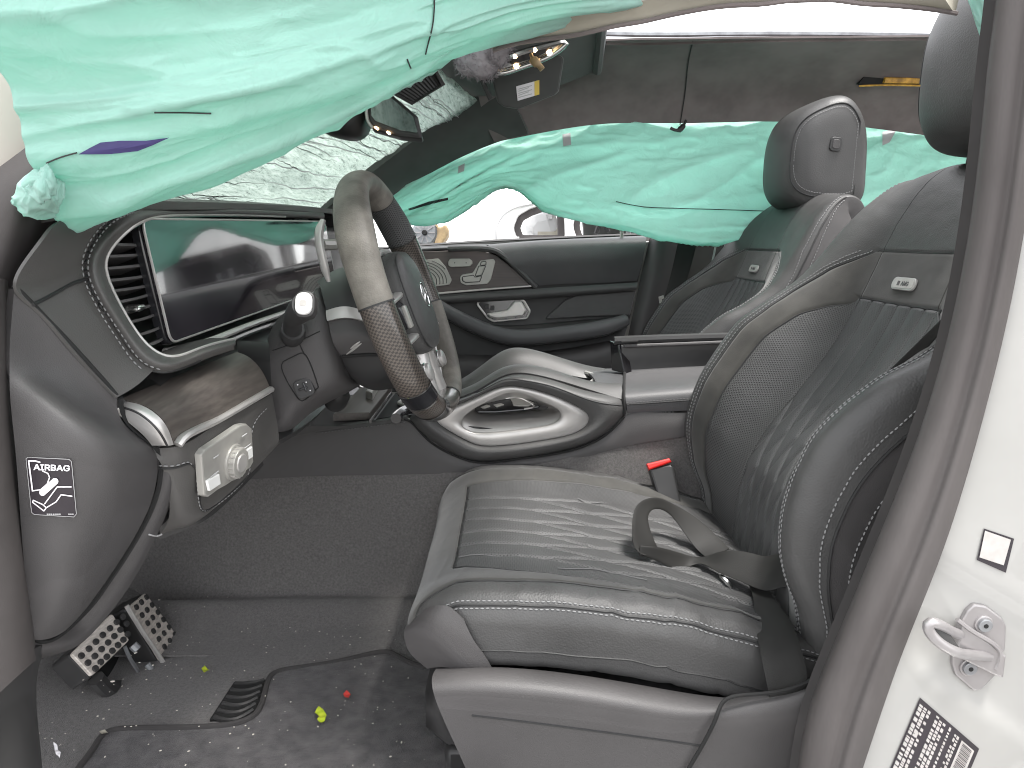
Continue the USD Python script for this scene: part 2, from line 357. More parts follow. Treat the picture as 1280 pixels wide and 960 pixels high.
# airbag fabric: thin woven nylon that lets light through
def fabric(name, col, tcol, t=0.42):
    mat(name, {
        'tc': ('texture_coordinate', {}), 'n': ('noise_texture', {'scale': 9.0, 'detail': 5.0, 'roughness': 0.6}), 'r': ('rgb_ramp', {'ramp': [(0.3, [0.86 * x for x in col]), (0.7, col)]}),
        'w': ('noise_texture', {'scale': 16.0, 'detail': 6.0, 'roughness': 0.55, 'distortion': 1.2}), 'b': ('bump', {'strength': 0.5, 'distance': 0.010}),
        'p': ('principled_bsdf', {'roughness': 0.6, 'specular_ior_level': 0.35, 'sheen_weight': 0.2}), 't': ('translucent_bsdf', {'color': tcol}), 'mx': ('mix_closure', {'fac': t})},
        [('tc.object', 'n.vector'), ('n.fac', 'r.fac'), ('r.color', 'p.base_color'), ('tc.object', 'w.vector'), ('w.fac', 'b.height'), ('b.normal', 'p.normal'), ('b.normal', 't.normal'), ('p.BSDF', 'mx.closure1'), ('t.BSDF', 'mx.closure2')], surface='mx.closure')
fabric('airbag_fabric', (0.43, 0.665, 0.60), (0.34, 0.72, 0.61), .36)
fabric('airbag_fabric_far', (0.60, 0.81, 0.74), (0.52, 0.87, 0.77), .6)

# shattered laminated windshield
mat('shattered_glass', {
    'tc': ('texture_coordinate', {}), 'mp': ('mapping', {'scale': (1.0, 1.0, 1.0)}), 'ms': ('mapping', {'scale': (5.0, 0.22, 5.0), 'rotation': (0.0, 0.0, 0.12)}),
    'v': ('voronoi_texture', {'scale': 150.0, 'feature': 'distance_to_edge'}), 'vr': ('map_range', {'from_min': 0.0, 'from_max': 0.09, 'to_min': 1.0, 'to_max': 0.0, 'clamp': True}),
    'v2': ('voronoi_texture', {'scale': 26.0, 'feature': 'distance_to_edge'}), 'vr2': ('map_range', {'from_min': 0.0, 'from_max': 0.035, 'to_min': 1.0, 'to_max': 0.0, 'clamp': True}),
    'n': ('noise_texture', {'scale': 36.0, 'detail': 6.0, 'roughness': 0.7}), 'nr': ('rgb_ramp', {'ramp': [(0.34, (0.06, 0.08, 0.07)), (0.46, (0.50, 0.57, 0.53)), (0.64, (0.90, 0.94, 0.91))]}),
    'mx0': ('math', {'math_type': 'maximum'}), 'mc': ('mix_color', {'b': (0.80, 0.86, 0.82)}),
    'bb': ('math', {'math_type': 'add'}), 'b': ('bump', {'strength': 0.9, 'distance': 0.004}),
    'd': ('diffuse_bsdf', {}), 't': ('translucent_bsdf', {}), 'g': ('glossy_bsdf', {'roughness': 0.18, 'color': (0.9, 0.95, 0.92)}), 'tr': ('transparent_bsdf', {'color': (0.80, 0.9, 0.85)}),
    'm1': ('mix_closure', {'fac': 0.62}), 'm2': ('mix_closure', {'fac': 0.2}), 'm3': ('mix_closure', {'fac': 0.16})},
    [('tc.object', 'mp.vector'), ('tc.object', 'ms.vector'), ('mp.vector', 'v.vector'), ('v.distance', 'vr.value'), ('ms.vector', 'v2.vector'), ('v2.distance', 'vr2.value'), ('ms.vector', 'n.vector'), ('n.fac', 'nr.fac'),
     ('vr.result', 'mx0.value1'), ('vr2.result', 'mx0.value2'), ('nr.color', 'mc.a'), ('vr.result', 'mc.fac'), ('mc.result', 'd.color'), ('mc.result', 't.color'),
     ('n.fac', 'bb.value1'), ('mx0.value', 'bb.value2'), ('bb.value', 'b.height'), ('b.normal', 'g.normal'), ('b.normal', 'd.normal'),
     ('d.BSDF', 'm1.closure1'), ('t.BSDF', 'm1.closure2'), ('m1.closure', 'm2.closure1'), ('g.BSDF', 'm2.closure2'), ('m2.closure', 'm3.closure1'), ('tr.BSDF', 'm3.closure2')], surface='m3.closure')
mat('clear_glass', {'fr': ('fresnel', {'IOR': 1.5}), 't': ('transparent_bsdf', {'color': (0.85, 0.9, 0.88)}), 'g': ('glossy_bsdf', {'roughness': 0.02, 'color': (1, 1, 1)}), 'm': ('mix_closure', {})},
    [('fr.fac', 'm.fac'), ('t.BSDF', 'm.closure1'), ('g.BSDF', 'm.closure2')], surface='m.closure')
mat('mirror_face', {'g': ('glossy_bsdf', {'roughness': 0.04, 'color': (0.20, 0.22, 0.215)})}, [], surface='g.BSDF')
mat('lamp_glow', {'e': ('emission', {'color': (1.0, 0.62, 0.30), 'strength': 4.0})}, [], surface='e.emission')

# ================================================================ the setting: ground, carpeted floor
def heightsheet(x0, x1, y0, y1, nx, ny, f, t=0.01):
    X, Y = np.meshgrid(np.linspace(x0, x1, nx), np.linspace(y0, y1, ny))
    return np.stack([X, Y, f(X, Y)], 2)
gx = np.linspace(-1, 1, 81); gx = np.sign(gx) * np.abs(gx) ** 3 * 150
GX, GY = np.meshgrid(gx, gx)
ga = np.stack([GX, GY, -0.50 + 0.01 * meshkit.fbm(np.stack([GX, GY, 0 * GX], 2) * 1.5, 3)], 2)
obj('ground', gridmesh(ga), 'ground_asphalt', kind='structure', label='grey asphalt yard under and around the wrecked car', smooth=True)

# floor carpet: floor pan, toe board and bulkhead as one sheet
prof = spl([[1.7, 0, 0.0], [0.6, 0, 0.0], [-0.40, 0, 0.0], [-0.62, 0, -0.012], [-0.76, 0, 0.01], [-0.86, 0, 0.12], [-0.92, 0, 0.30], [-0.95, 0, 0.62]], 120)
ys = np.r_[np.linspace(0.11, 0.75, 40), np.linspace(0.77, 1.66, 30)]
fa = np.array([np.c_[prof[:, 0], np.full(len(prof), y), prof[:, 2]] for y in ys])
nz = meshkit.fbm(fa * [5, 5, 5], 3, 3) - 0.5
fa[..., 2] += nz * 0.012; fa[..., 0] += nz * 0.006
fl = obj('floor', sheet(fa, 0.01), 'carpet', kind='structure', label='dark grey carpet of the footwell')
# carpeted tunnel wall below the console
tw = patch([[(180, 606, .80), (330, 596, .775), (450, 590, .765), (600, 590, .76), (700, 575, .76), (800, 552, .765), (905, 535, .77), (1000, 525, .775)],
            [(170, 700, .80), (300, 680, .765), (450, 680, .76), (600, 680, .755), (700, 665, .755), (800, 650, .755), (905, 640, .76), (1000, 630, .765)],
            [(160, 765, .79), (280, 745, .75), (450, 742, .75), (600, 742, .75), (700, 735, .75), (800, 726, .75), (905, 718, .75), (1000, 710, .75)],
            np.array([[x_, .715, .026] for x_ in np.linspace(-.66, .5, 8)]), np.array([[x_, .66, .006] for x_ in np.linspace(-.66, .5, 8)]), np.array([[x_, .58, -.004] for x_ in np.linspace(-.66, .5, 8)])], 60, 60)
tw[..., 1] += 0.006 * (meshkit.fbm(tw * 7, 3, 5) - 0.5)
obj('tunnel_carpet', sheet(tw, 0.003), 'carpet', fl)
# vent grille moulded in the carpet
vg = planeY(0.5); gp = Plane([0, 0.5, 0.008], [1, 0, 0], [0, 0, 1])
g = thing('floor_vent', 'black slatted floor vent beside the floor mat edge', 'vent', PZ(300, 870, 0.004))
obj('vent_base', gp.pad([(262, 898), (292, 852), (334, 849), (318, 898)], 0.006, 0.002, z=-0.006), 'black_gap', g)
for k in range(6):
    t = k / 5
    a, b = PZ(268 + 26 * t, 896 - 42 * t, 0.008), PZ(316 + 14 * t, 888 - 38 * t, 0.008)
    m_ = PZ(292 + 22 * t, 898 - 46 * t + 2, 0.008)
    obj('slat', tube(spl([a, m_, b], 8), 0.0035, 6), 'dark_plastic', g)

# ================================================================ car body shell
body = thing('car_shell', 'white car body shell with dark headlining and door opening, roof glass missing', 'car body', (0, 0, 0))
# far front pillar trim
ap = patch([[(375, 288, 1.52), (425, 247, 1.49), (475, 208, 1.46), (535, 162, 1.43), (590, 118, 1.40), (606, 104, 1.39)],
            [(420, 288, 1.56), (460, 250, 1.54), (505, 216, 1.52), (562, 178, 1.48), (622, 140, 1.45), (640, 128, 1.44)],
            [(455, 288, 1.60), (488, 248, 1.59), (528, 222, 1.57), (582, 194, 1.54), (640, 172, 1.51), (660, 168, 1.50)]], 50, 20)
obj('pillar_trim', sheet(ap, 0.02), 'headlining_grey', body, label='textured far windshield pillar trim')
dap = Drape(ap)
obj('pillar_badge', Plane(P(572, 161, 1.47), [1, 0, 0.6], [0, -1, -0.2]).pad([(553, 168), (571, 157), (576, 158), (575, 164), (558, 174)], 0.012, 0.001, z=-0.008), 'headlining_grey', body)
# far roof rail lining: side of the roof opening
rl = patch([[(618, 178, 1.51), (700, 162, 1.53), (770, 154, 1.545), (860, 154, 1.55), (960, 152, 1.555), (1060, 157, 1.555), (1140, 167, 1.55), (1240, 180, 1.55), (1400, 205, 1.55), (1700, 260, 1.55)],
            [(606, 150, 1.46), (690, 130, 1.49), (770, 118, 1.50), (870, 112, 1.505), (960, 110, 1.505), (1060, 113, 1.505), (1140, 120, 1.50), (1240, 132, 1.50), (1400, 150, 1.50), (1700, 200, 1.50)],
            [(596, 110, 1.38), (680, 86, 1.38), (770, 72, 1.38), (870, 68, 1.38), (960, 67, 1.38), (1060, 68, 1.38), (1140, 69, 1.38), (1240, 74, 1.38), (1400, 90, 1.38), (1700, 120, 1.38)],
            [(590, 84, 1.30), (680, 60, 1.28), (757, 51, 1.27), (870, 49, 1.27), (960, 48, 1.27), (1060, 47, 1.27), (1140, 46, 1.27), (1240, 48, 1.27), (1400, 60, 1.27), (1700, 85, 1.27)]], 90, 36)
rl[..., 1] += 0.008 * (meshkit.fbm(rl * 6, 4, 9) - 0.5)
rail = obj('headlining', sheet(rl, 0.004), 'headlining', body, label='stained brown-black headlining along the far roof rail')
drl = Drape(rl)
obj('lining_seam', tube(drl([(866, 52), (860, 80), (857, 110), (850, 156)], 20), 0.0016, 5), 'seam_cord', body)
obj('opening_trim', tube(drl([(757, 53), (800, 54), (870, 52), (960, 50), (1060, 49), (1150, 48), (1300, 52)], 50, off=-.004), 0.006, 7), 'headlining', body)
obj('rail_flange', tube(spl(L3([(740, 42, 1.30), (830, 43, 1.30), (960, 42, 1.30), (1080, 43, 1.30), (1140, 44, 1.30), (1300, 50, 1.3)]), 40), 0.006, 6), 'grey_metal', body)
# ragged hook in the lining where the far airbag tore out
obj('torn_clip', tube(drl([(838, 160), (846, 163), (852, 160), (858, 150)], 10, off=0.01), [0.004] * 4 + [0.008] * 3 + [0.004] * 3, 6), 'dark_plastic', body)
# grab lamp slot
lp = thing('reading_lamp', 'amber reading lamp in a slot of the far headlining behind the seats', 'lamp', P(1105, 101, 1.46))
obj('slot', Plane(P(1105, 101, 1.475), [1, 0, 0], [0, -1, -.3]).pad([(1072, 106), (1078, 95), (1132, 94), (1150, 96), (1150, 106)], 0.02, 0.002, z=-0.012), 'black_gap', lp)
obj('lens', Plane(P(1105, 101, 1.463), [1, 0, 0], [0, -1, -.3]).pad([(1104, 104), (1106, 96.5), (1150, 97), (1150, 104.5)], 0.010, 0.002, z=-0.004), 'amber', lp)
obj('rim', tube(spl(L3([(1074, 107.5, 1.455), (1100, 106.5, 1.455), (1150, 107, 1.455)]), 8), 0.0022, 6), 'amber', lp)

# front roof header lining between windshield and roof opening
hd_front = np.array([[-.105, 1.46, 1.02], [-.155, 1.25, 1.035], [-.19, 1.12, 1.043], [-.22, .85, 1.05], [-.19, .6, 1.04], [-.13, .30, 1.01]])
hd_rear = np.array([[.21, 1.40, 1.085], [.20, 1.25, 1.115], [.19, 1.12, 1.125], [.18, .85, 1.13], [.19, .6, 1.125], [.20, .30, 1.06]])
hd = patch([hd_front, hd_front * .66 + hd_rear * .34 - [0, 0, .012], hd_front * .3 + hd_rear * .7 - [0, 0, .012], hd_rear], 50, 16)
obj('header_lining', sheet(hd + [0, 0, 0], 0.02), 'headlining_grey', body)
obj('header_edge', tube(spl(hd_rear, 40), 0.012, 8), 'headlining_grey', body)
# roof skin round the opening and rear roof
rf = patch([np.array([[-.2, .32, 1.09], [-.2, .9, 1.12], [-.2, 1.44, 1.09]]), np.array([[.18, .32, 1.15], [.18, .9, 1.18], [.18, 1.42, 1.15]])], 30, 6)
obj('roof_panel', sheet(rf, 0.004), 'white_paint', body)
rb = patch([np.array([[1.05, .28, 1.14], [1.05, .9, 1.19], [1.05, 1.5, 1.14]]), np.array([[1.9, .3, 1.08], [1.9, .9, 1.12], [1.9, 1.5, 1.08]])], 30, 6)
obj('roof_panel', sheet(rb, 0.02), 'headlining', body)
# near roof rail: pale edge trim with its torn end, seen from below
nr = patch([[(618, 68, .27), (640, 60, .265), (765, 37, .24), (865, 16, .225), (940, 8, .215), (1040, 5, .21), (1140, 11, .21), (1194, 18, .215)],
            [(612, 58, .262), (640, 46, .255), (765, 25, .23), (865, 2, .215), (940, -7, .205), (1040, -8, .20), (1140, 1, .20), (1190, 12, .205)],
            [(606, 44, .245), (640, 32, .24), (765, 11, .22), (865, -14, .20), (940, -24, .19), (1040, -26, .19), (1140, -16, .19), (1180, -4, .195)]], 70, 10)
nr[..., 2] += 0.004 * (meshkit.noise(nr * 30, 4) - .5)
obj('roof_edge_trim', sheet(nr, 0.012), 'beige_trim', body, label='pale torn trim edge along the near roof rail')
dn = Drape(nr)
obj('trim_cord', tube(spl(nr[1] - [0, .004, .001], 70), 0.0022, 6), 'headlining', body)
obj('roof_side', sheet(patch([nr[-1], nr[-1] + [0, -.03, .06], nr[-1] + [0, .08, .14]], 50, 12), 0.004), 'white_paint', body)

# near front pillar: white outer, dark seal
pw = patch([[(-160, 150, .14), (-80, 60, .14), (-10, -10, .15), (60, -60, .16), (200, -150, .18), (420, -240, .22)], [(-140, 270, .14), (-60, 180, .14), (0, 110, .15), (60, 50, .16), (200, -40, .18), (420, -140, .22)],
            [(-100, 320, .15), (-30, 240, .15), (12, 200, .16), (80, 145, .18), (220, 25, .20), (440, -100, .24)]], 40, 8)
obj('outer_pillar', sheet(pw, 0.02), 'beige_paint', body)
ps = patch([[(-110, 300, .14), (-40, 238, .14), (0, 208, .145), (42, 176, .155), (110, 112, .18), (240, 0, .21), (440, -120, .25)],
            [(-80, 360, .13), (-20, 280, .13), (16, 235, .135), (56, 200, .15), (130, 135, .18), (255, 20, .21), (450, -110, .25)],
            [(-40, 440, .14), (0, 350, .14), (30, 280, .145), (72, 232, .165), (150, 165, .19), (270, 50, .23), (460, -90, .27)],
            [(-10, 480, .19), (14, 400, .19), (44, 315, .19), (92, 262, .21), (172, 195, .24), (290, 75, .28), (470, -70, .31)]], 50, 16)
obj('pillar_seal', sheet(ps, 0.02), 'pillar_rubber', body, label='dark door seal along the near windshield pillar')
obj('pillar_inner', sheet(patch([[(-10, 480, .18), (14, 400, .18), (44, 315, .18), (92, 262, .20), (172, 195, .23), (290, 75, .27)], [(40, 480, .30), (60, 400, .30), (90, 315, .30), (140, 262, .30), (200, 200, .30), (300, 85, .30)]], 40, 8), .01), 'dark_liner', body)
# kick panel at the far left and door sill
kp = patch([[(-90, 400, .03), (-8, 352, .085), (10, 352, .13)], [(-90, 600, .03), (0, 560, .075), (22, 560, .13)], [(-90, 780, .03), (18, 740, .075), (38, 740, .13)], [(-90, 950, .03), (30, 838, .085), (46, 826, .14)]], 16, 40)
obj('kick_panel', sheet(kp, 0.015), 'pillar_rubber', body)
sp = patch([[(-60, 900, .04), (0, 846, .075), (37, 815, .10), (60, 806, .16)], [(-60, 960, .04), (0, 900, .08), (38, 870, .11), (44, 850, .16)], [(-60, 1060, .04), (0, 1000, .08), (42, 960, .11), (50, 930, .16)], [(-60, 1200, .04), (0, 1160, .08), (50, 1120, .11), (60, 1100, .16)]], 16, 30)
obj('kick_panel_foot', sheet(sp, 0.015), 'dark_plastic', body)
obj('sill', join(box([0.15, 0.04, -0.10], [1.9, 0.16, 0.14], bev=0.02)), 'white_paint', body)
obj('sill_trim', join(box([0.15, 0.125, -0.035], [1.9, 0.05, 0.07], bev=0.015)), 'trim_plastic', body)

# near door pillar (behind the driver's door opening): seal and painted jamb
sl = [(1252, -60), (1246, 0), (1236, 80), (1224, 200), (1207, 320), (1181, 440), (1140, 570), (1092, 690), (1046, 800), (1012, 890), (996, 980), (985, 1060)]
sr = [(1330, -60), (1320, 0), (1308, 80), (1292, 200), (1273, 320), (1248, 440), (1205, 600), (1168, 710), (1128, 810), (1096, 900), (1070, 980), (1045, 1060)]
def mixpx(a, b, t): return [(p[0] * (1 - t) + q[0] * t, p[1] * (1 - t) + q[1] * t) for p, q in zip(a, b)]
def withY(p, Y): return [(a, b, Y) for a, b in p]
se = patch([withY(mixpx(sl, sr, -.05), .19), withY(sl, .135), withY(mixpx(sl, sr, .10), .112), withY(mixpx(sl, sr, .40), .101), withY(mixpx(sl, sr, .62), .100), withY(mixpx(sl, sr, .72), .094), withY(mixpx(sl, sr, .92), .094), withY(mixpx(sl, sr, 1.03), .104)], 90, 40)
obj('door_seal', sheet(se, 0.01), 'rubber_seal', body, label='worn black rubber seal beside the white door pillar')
nv_, nu_ = 140, 120
wp = patch([withY(mixpx(sl, sr, .98), .108), withY(mixpx(sl, sr, 1.25), .104), [(a + 130, b + 10, .100) for a, b in sr], [(a + 260, b + 40, .090) for a, b in sr], [(a + 330, b + 60, .05) for a, b in sr]], nu_, nv_)
q = proj(wp.reshape(-1, 3))[:, :2]
def soft(d, w): return 1 / (1 + np.exp(-d / w))
def sideof(q, a, b):
    a, b = np.array(a, float), np.array(b, float); t = unit(b - a); n = np.array([-t[1], t[0]]); return (q - a) @ n
dd = soft(sideof(q, (1190, 714), (1264, 757)), 4) * soft(-sideof(q, (1157, 837), (1237, 890)), 4) * soft(q[:, 0] - 1150, 8)
wp[..., 1] += (dd * 0.006).reshape(wp.shape[:2])
obj('door_pillar', sheet(wp, 0.01), 'white_paint', body, label='white painted door pillar with striker and stickers')
dwp = Drape(wp)
obj('pillar_liner', sheet(patch([withY(sl, .16), [(a + 60, b, .30) for a, b in sl]], 40, 6), 0.01), 'dark_liner', body)

# far side: door pillar trim, rear quarter, window surrounds
fp = patch([[(815, 285, 1.61), (800, 350, 1.61), (786, 415, 1.60), (770, 480, 1.60)], [(826, 285, 1.57), (812, 350, 1.57), (798, 415, 1.57), (782, 480, 1.57)], [(840, 285, 1.58), (828, 350, 1.58), (814, 415, 1.58), (800, 480, 1.58)], [(862, 285, 1.64), (850, 350, 1.64), (835, 415, 1.64), (820, 480, 1.64)]], 24, 24)
obj('door_pillar_trim', sheet(fp, 0.02), 'trim_plastic', body)
obj('rear_side_trim', sheet(patch([[(838, 270, 1.67), (1000, 262, 1.67), (1300, 255, 1.67), (1600, 250, 1.67)], [(830, 480, 1.66), (1000, 480, 1.66), (1300, 480, 1.66), (1600, 480, 1.66)]], 30, 10), 0.03), 'dark_liner', body)
obj('far_rail_flange', tube(spl(L3([(480, 262, 1.64), (560, 208, 1.60), (640, 175, 1.58), (770, 158, 1.60), (860, 157, 1.61), (1060, 160, 1.62), (1240, 182, 1.62), (1600, 250, 1.62)]), 60), 0.012, 7), 'dark_liner', body)

# ================================================================ windshield, shattered
wt = np.array([[-.10, .30, 1.015], [-.165, .60, 1.04], [-.19, .85, 1.045], [-.165, 1.12, 1.04], [-.060, 1.50, 1.012]])
wb = np.array([[-.86, .20, .50], [-.96, .55, .50], [-.99, .88, .50], [-.96, 1.20, .50], [-.78, 1.70, .50]])
ws = patch([wb, wb * .5 + wt * .5 + [-.02, 0, .03], wt], 160, 200)
rng = np.random.default_rng(5)
pp = ws * np.array([3.2, 2.2, 3.2])
cr = meshkit.fbm(pp @ np.array([[1, .25, 0], [-.5, 1, 0], [0, 0, 1.]]) * [5, 1.2, 5], 4, 2) - .5
cr2 = meshkit.fbm(ws * 28, 3, 8) - .5
ws[..., 2] += cr * 0.05 + cr2 * 0.012
wind = obj('windshield', sheet(ws, 0.006), 'shattered_glass', label='shattered windshield, crazed white all over and crumpled', cat='windshield', smooth=60)
rng = np.random.default_rng(8)
nW = outward_ = np.cross(np.gradient(ws, axis=0), np.gradient(ws, axis=1)); nW = nW / np.linalg.norm(nW, axis=2, keepdims=True); nW *= np.sign(np.sum(nW[80, 80] * (CAM - ws[80, 80])))
for mt_w, cnt, rad in (('dark_liner', 70, .0011), ('print_white', 70, .0016)):
    ms = []
    for k in range(cnt):
        i, j, pth = rng.uniform(25, 190), rng.uniform(2, 120), []
        di = rng.normal(0, .16)
        for st in range(int(rng.integers(12, 60))):
            i += di + rng.normal(0, .25); j += 1.3
            if not (2 < i < 197 and 2 < j < 157): break
            pth.append(ws[int(i), int(j)] * (1 - i % 1) + ws[int(i) + 1, int(j)] * (i % 1) + nW[int(i), int(j)] * .0012)
        if len(pth) > 5: ms.append(tube(np.array(pth), rad * np.sin(np.linspace(.2, 2.9, len(pth))), 4))
    obj('crack_line', join(ms), mt_w, wind, kind='stuff')
obj('windshield_base', sheet(patch([wb + [0.0, 0, .0], wb + [-.25, 0, -.12]], 30, 4), 0.02), 'dark_plastic', body)

# ================================================================ airbag curtains
def folds(A, amp, seed, ku, kv, warp=1.0, slant=0.0):
    nv, nu = A.shape[:2]
    V, U = np.meshgrid(np.linspace(0, 1, nv), np.linspace(0, 1, nu), indexing='ij')
    U2 = U + slant * V
    w = meshkit.fbm(np.stack([U2 * 2, V * 2, 0 * U], 2), 2, seed + 7) * warp
    a = meshkit.fbm(np.stack([U2 * ku + w, V * kv + w, 0 * U + seed], 2), 3, seed)
    r = 1 - np.abs(2 * meshkit.noise(np.stack([U2 * ku * 1.7 + w * 2, V * kv * 1.7 - w, 0 * U + 3.1 * seed], 2), seed + 3) - 1)
    d = (a - .5) * 1.4 + (r ** 3 - .3) * 0.7
    return A + gnormals(A) * (amp * d)[..., None]
nc = patch([[(-120, -120, .02), (60, -120, .03), (300, -120, .05), (500, -120, .09), (700, -100, .14), (950, -90, .18)],
            [(-60, 20, .04), (100, 0, .05), (300, -20, .055), (500, -50, .095), (700, -60, .155), (930, -62, .19)],
      [(4, 110, .075), (130, 100, .08), (300, 66, .075), (480, 16, .11), (660, -34, .17), (890, -50, .205)],
            [(26, 158, .10), (140, 144, .095), (300, 108, .085), (468, 52, .12), (630, -8, .18), (850, -28, .22)],
            [(46, 198, .12), (148, 184, .11), (300, 140, .105), (462, 80, .135), (610, 12, .19), (815, -12, .23)],
            [(62, 228, .135), (150, 218, .13), (300, 164, .13), (456, 100, .155), (598, 30, .205), (785, -3, .24)],
            [(74, 267, .17), (156, 243, .165), (300, 191, .16), (448, 121, .175), (588, 53, .222), (768, 6, .248)],
            [(84, 268, .22), (166, 241, .215), (305, 188, .21), (450, 117, .22), (590, 50, .26), (772, 3, .28)]], 240, 150)
nc = folds(nc, 0.024, 4, 1.3, 3.0, 1.0, -0.5)
nc = folds(nc, 0.006, 14, 3.5, 8.0, 1.4, -0.3)
nc = folds(nc, 0.0022, 24, 9, 15.0, 1.4, -0.2)
cur = thing('airbag_curtain', 'mint green deployed airbag curtain hanging over the driver door opening at top left', 'airbag', P(300, 60, .1))
obj('fabric', sheet(nc, 0.0015), 'airbag_fabric', cur, smooth=True)
dnc = Drape(nc[:-22])
def decal(dr, pts, n=60, off=0.002, sub=0.012):
    poly = sg.Polygon(spl(pts, n, True)) if n else sg.Polygon(pts)
    v, f = trimesh.creation.triangulate_polygon(poly, engine='earcut')
    m = trimesh.Trimesh(np.c_[v, np.zeros(len(v))], f, process=False).subdivide_to_size(6.0, max_iter=20)
    return trimesh.Trimesh(dr(m.vertices[:, :2], off=off), m.faces, process=False)
obj('printed_stripe', decal(dnc, [(98, 193), (112, 185), (126, 178), (150, 176), (182, 176), (212, 172), (190, 182), (172, 189), (140, 192.5), (115, 193)], 0), 'purple_print', cur)
for line in ([(193, 141), (228, 141), (264, 142)], [(543, -5), (541, 30), (535, 55), (532, 68)], [(509, 74), (513, 84), (517, 92)], [(58, 204), (75, 197), (96, 191)]):
    obj('seam', tube(dnc(line, 16), 0.0007, 5), 'seam_cord', cur)
# gathered corner with a small eyelet loop
gc = patch([[(62, 205, .125), (66, 216, .12), (74, 224, .12), (82, 236, .125)], [(44, 214, .115), (52, 226, .105), (66, 236, .105), (80, 250, .118)], [(24, 232, .115), (40, 240, .10), (58, 248, .10), (74, 262, .118)], [(16, 252, .125), (30, 262, .115), (46, 268, .118), (70, 270, .135)], [(20, 258, .15), (34, 268, .15), (50, 272, .15), (72, 270, .16)]], 50, 50)
gc = folds(gc, 0.004, 21, 3, 4, 1.5)
obj('gathered_corner', sheet(gc, 0.0015), 'airbag_fabric', cur, smooth=True)
obj('corner_fold', sheet(folds(patch([[(60, 204, .11), (66, 222, .098), (68, 240, .10)], [(48, 216, .105), (54, 232, .085), (60, 248, .095)], [(30, 232, .105), (40, 246, .092), (52, 254, .095)]], 24, 24), 0.004, 5, 3, 3), 0.0015), 'airbag_fabric', cur, smooth=True)
obj('eyelet_loop', tube(spl(L3([(28, 232, .09), (40, 224, .088), (56, 226, .088), (62, 234, .09), (58, 241, .092)]), 24), 0.0024, 6, flat=.5), 'airbag_fabric', cur)

ftop = [(478, 262, 1.60), (520, 226, 1.575), (580, 192, 1.55), (650, 163, 1.54), (760, 146, 1.56), (850, 148, 1.57), (950, 146, 1.575), (1100, 152, 1.575), (1240, 172, 1.57), (1420, 200, 1.57)]
fmid = [(482, 268, 1.575), (535, 250, 1.54), (600, 222, 1.51), (670, 210, 1.50), (760, 214, 1.49), (860, 222, 1.49), (950, 222, 1.50), (1100, 222, 1.50), (1240, 236, 1.50), (1420, 260, 1.50)]
fbot = [(488, 272, 1.55), (556, 272, 1.52), (632, 233, 1.50), (672, 254, 1.485), (745, 277, 1.47), (865, 300, 1.46), (945, 294, 1.47), (1090, 290, 1.48), (1240, 300, 1.48), (1420, 330, 1.48)]
fb2 = [(x, y - 3, Y + 0.035) for x, y, Y in fbot]
fc = patch([ftop, fmid, fbot, fb2], 300, 90)
fc = folds(fc, 0.020, 31, 6, 2.2, 1.4, 0.35)
fc = folds(fc, 0.007, 41, 16, 6, 1.6, 0.2)
fc = folds(fc, 0.003, 51, 34, 12, 1.6, 0.1)
cu2 = thing('airbag_curtain', 'long mint green airbag curtain hanging across the far passenger side windows', 'airbag', P(760, 220, 1.5))
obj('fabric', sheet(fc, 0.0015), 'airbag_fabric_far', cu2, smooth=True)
dfc = Drape(fc[:-24])
obj('seam', tube(dfc([(770, 252), (800, 258), (830, 260), (900, 262), (960, 264)], 40, off=.003), 0.0012, 5), 'seam_cord', cu2)
obj('printed_stripe', decal(dfc, [(510, 261), (536, 252), (560, 247), (560, 250), (536, 256), (512, 263)], 0, .003), 'sticker_black', cu2)
for r_ in ([(703, 168), (713, 166), (714, 181), (704, 183)], [(573, 208), (581, 204), (580, 214), (572, 217)], [(1103, 165), (1122, 160), (1112, 178), (1103, 182)]):
    obj('tab', decal(dfc, r_, 0, .003), 'print_grey', cu2)
# sliver of the near curtain at the upper right, behind the pillar
sc3 = patch([[(1208, -60, .17), (1250, -60, .16), (1300, -60, .16)], [(1212, 0, .175), (1245, 0, .165), (1290, 0, .16)], [(1224, 40, .18), (1250, 40, .17), (1280, 40, .165)], [(1242, 82, .185), (1256, 84, .18), (1272, 86, .175)]], 30, 40)
obj('airbag_curtain', sheet(folds(sc3, 0.006, 3, 3, 3), 0.0015), 'airbag_fabric', None, 'narrow end of mint green airbag curtain beside the driver headrest at the pillar', 'airbag', smooth=True)

# ================================================================ dashboard
dash = thing('dashboard', 'black leather dashboard with wide dark screen, round-cornered air vent and wood trim', 'dashboard', P(200, 450, .25))
# hidden carrier that the visible skins sit on, running across the car
core = spl(np.array([[-.46, 0, .705], [-.47, 0, .66], [-.465, 0, .56], [-.40, 0, .53], [-.36, 0, .49], [-.36, 0, .43], [-.45, 0, .40], [-.70, 0, .42], [-.88, 0, .50], [-.88, 0, .62], [-.7, 0, .69], [-.52, 0, .705]]), 80, closed=True)
coreA = np.array([np.c_[core[:, 0], np.full(len(core), y), core[:, 2]] for y in (.24, .5, .8, 1.1, 1.4, 1.60)])
v_, f_ = gridmesh(coreA, wrap=True)
obj('carrier', trimesh.Trimesh(v_, f_, process=False), 'dark_plastic', dash)

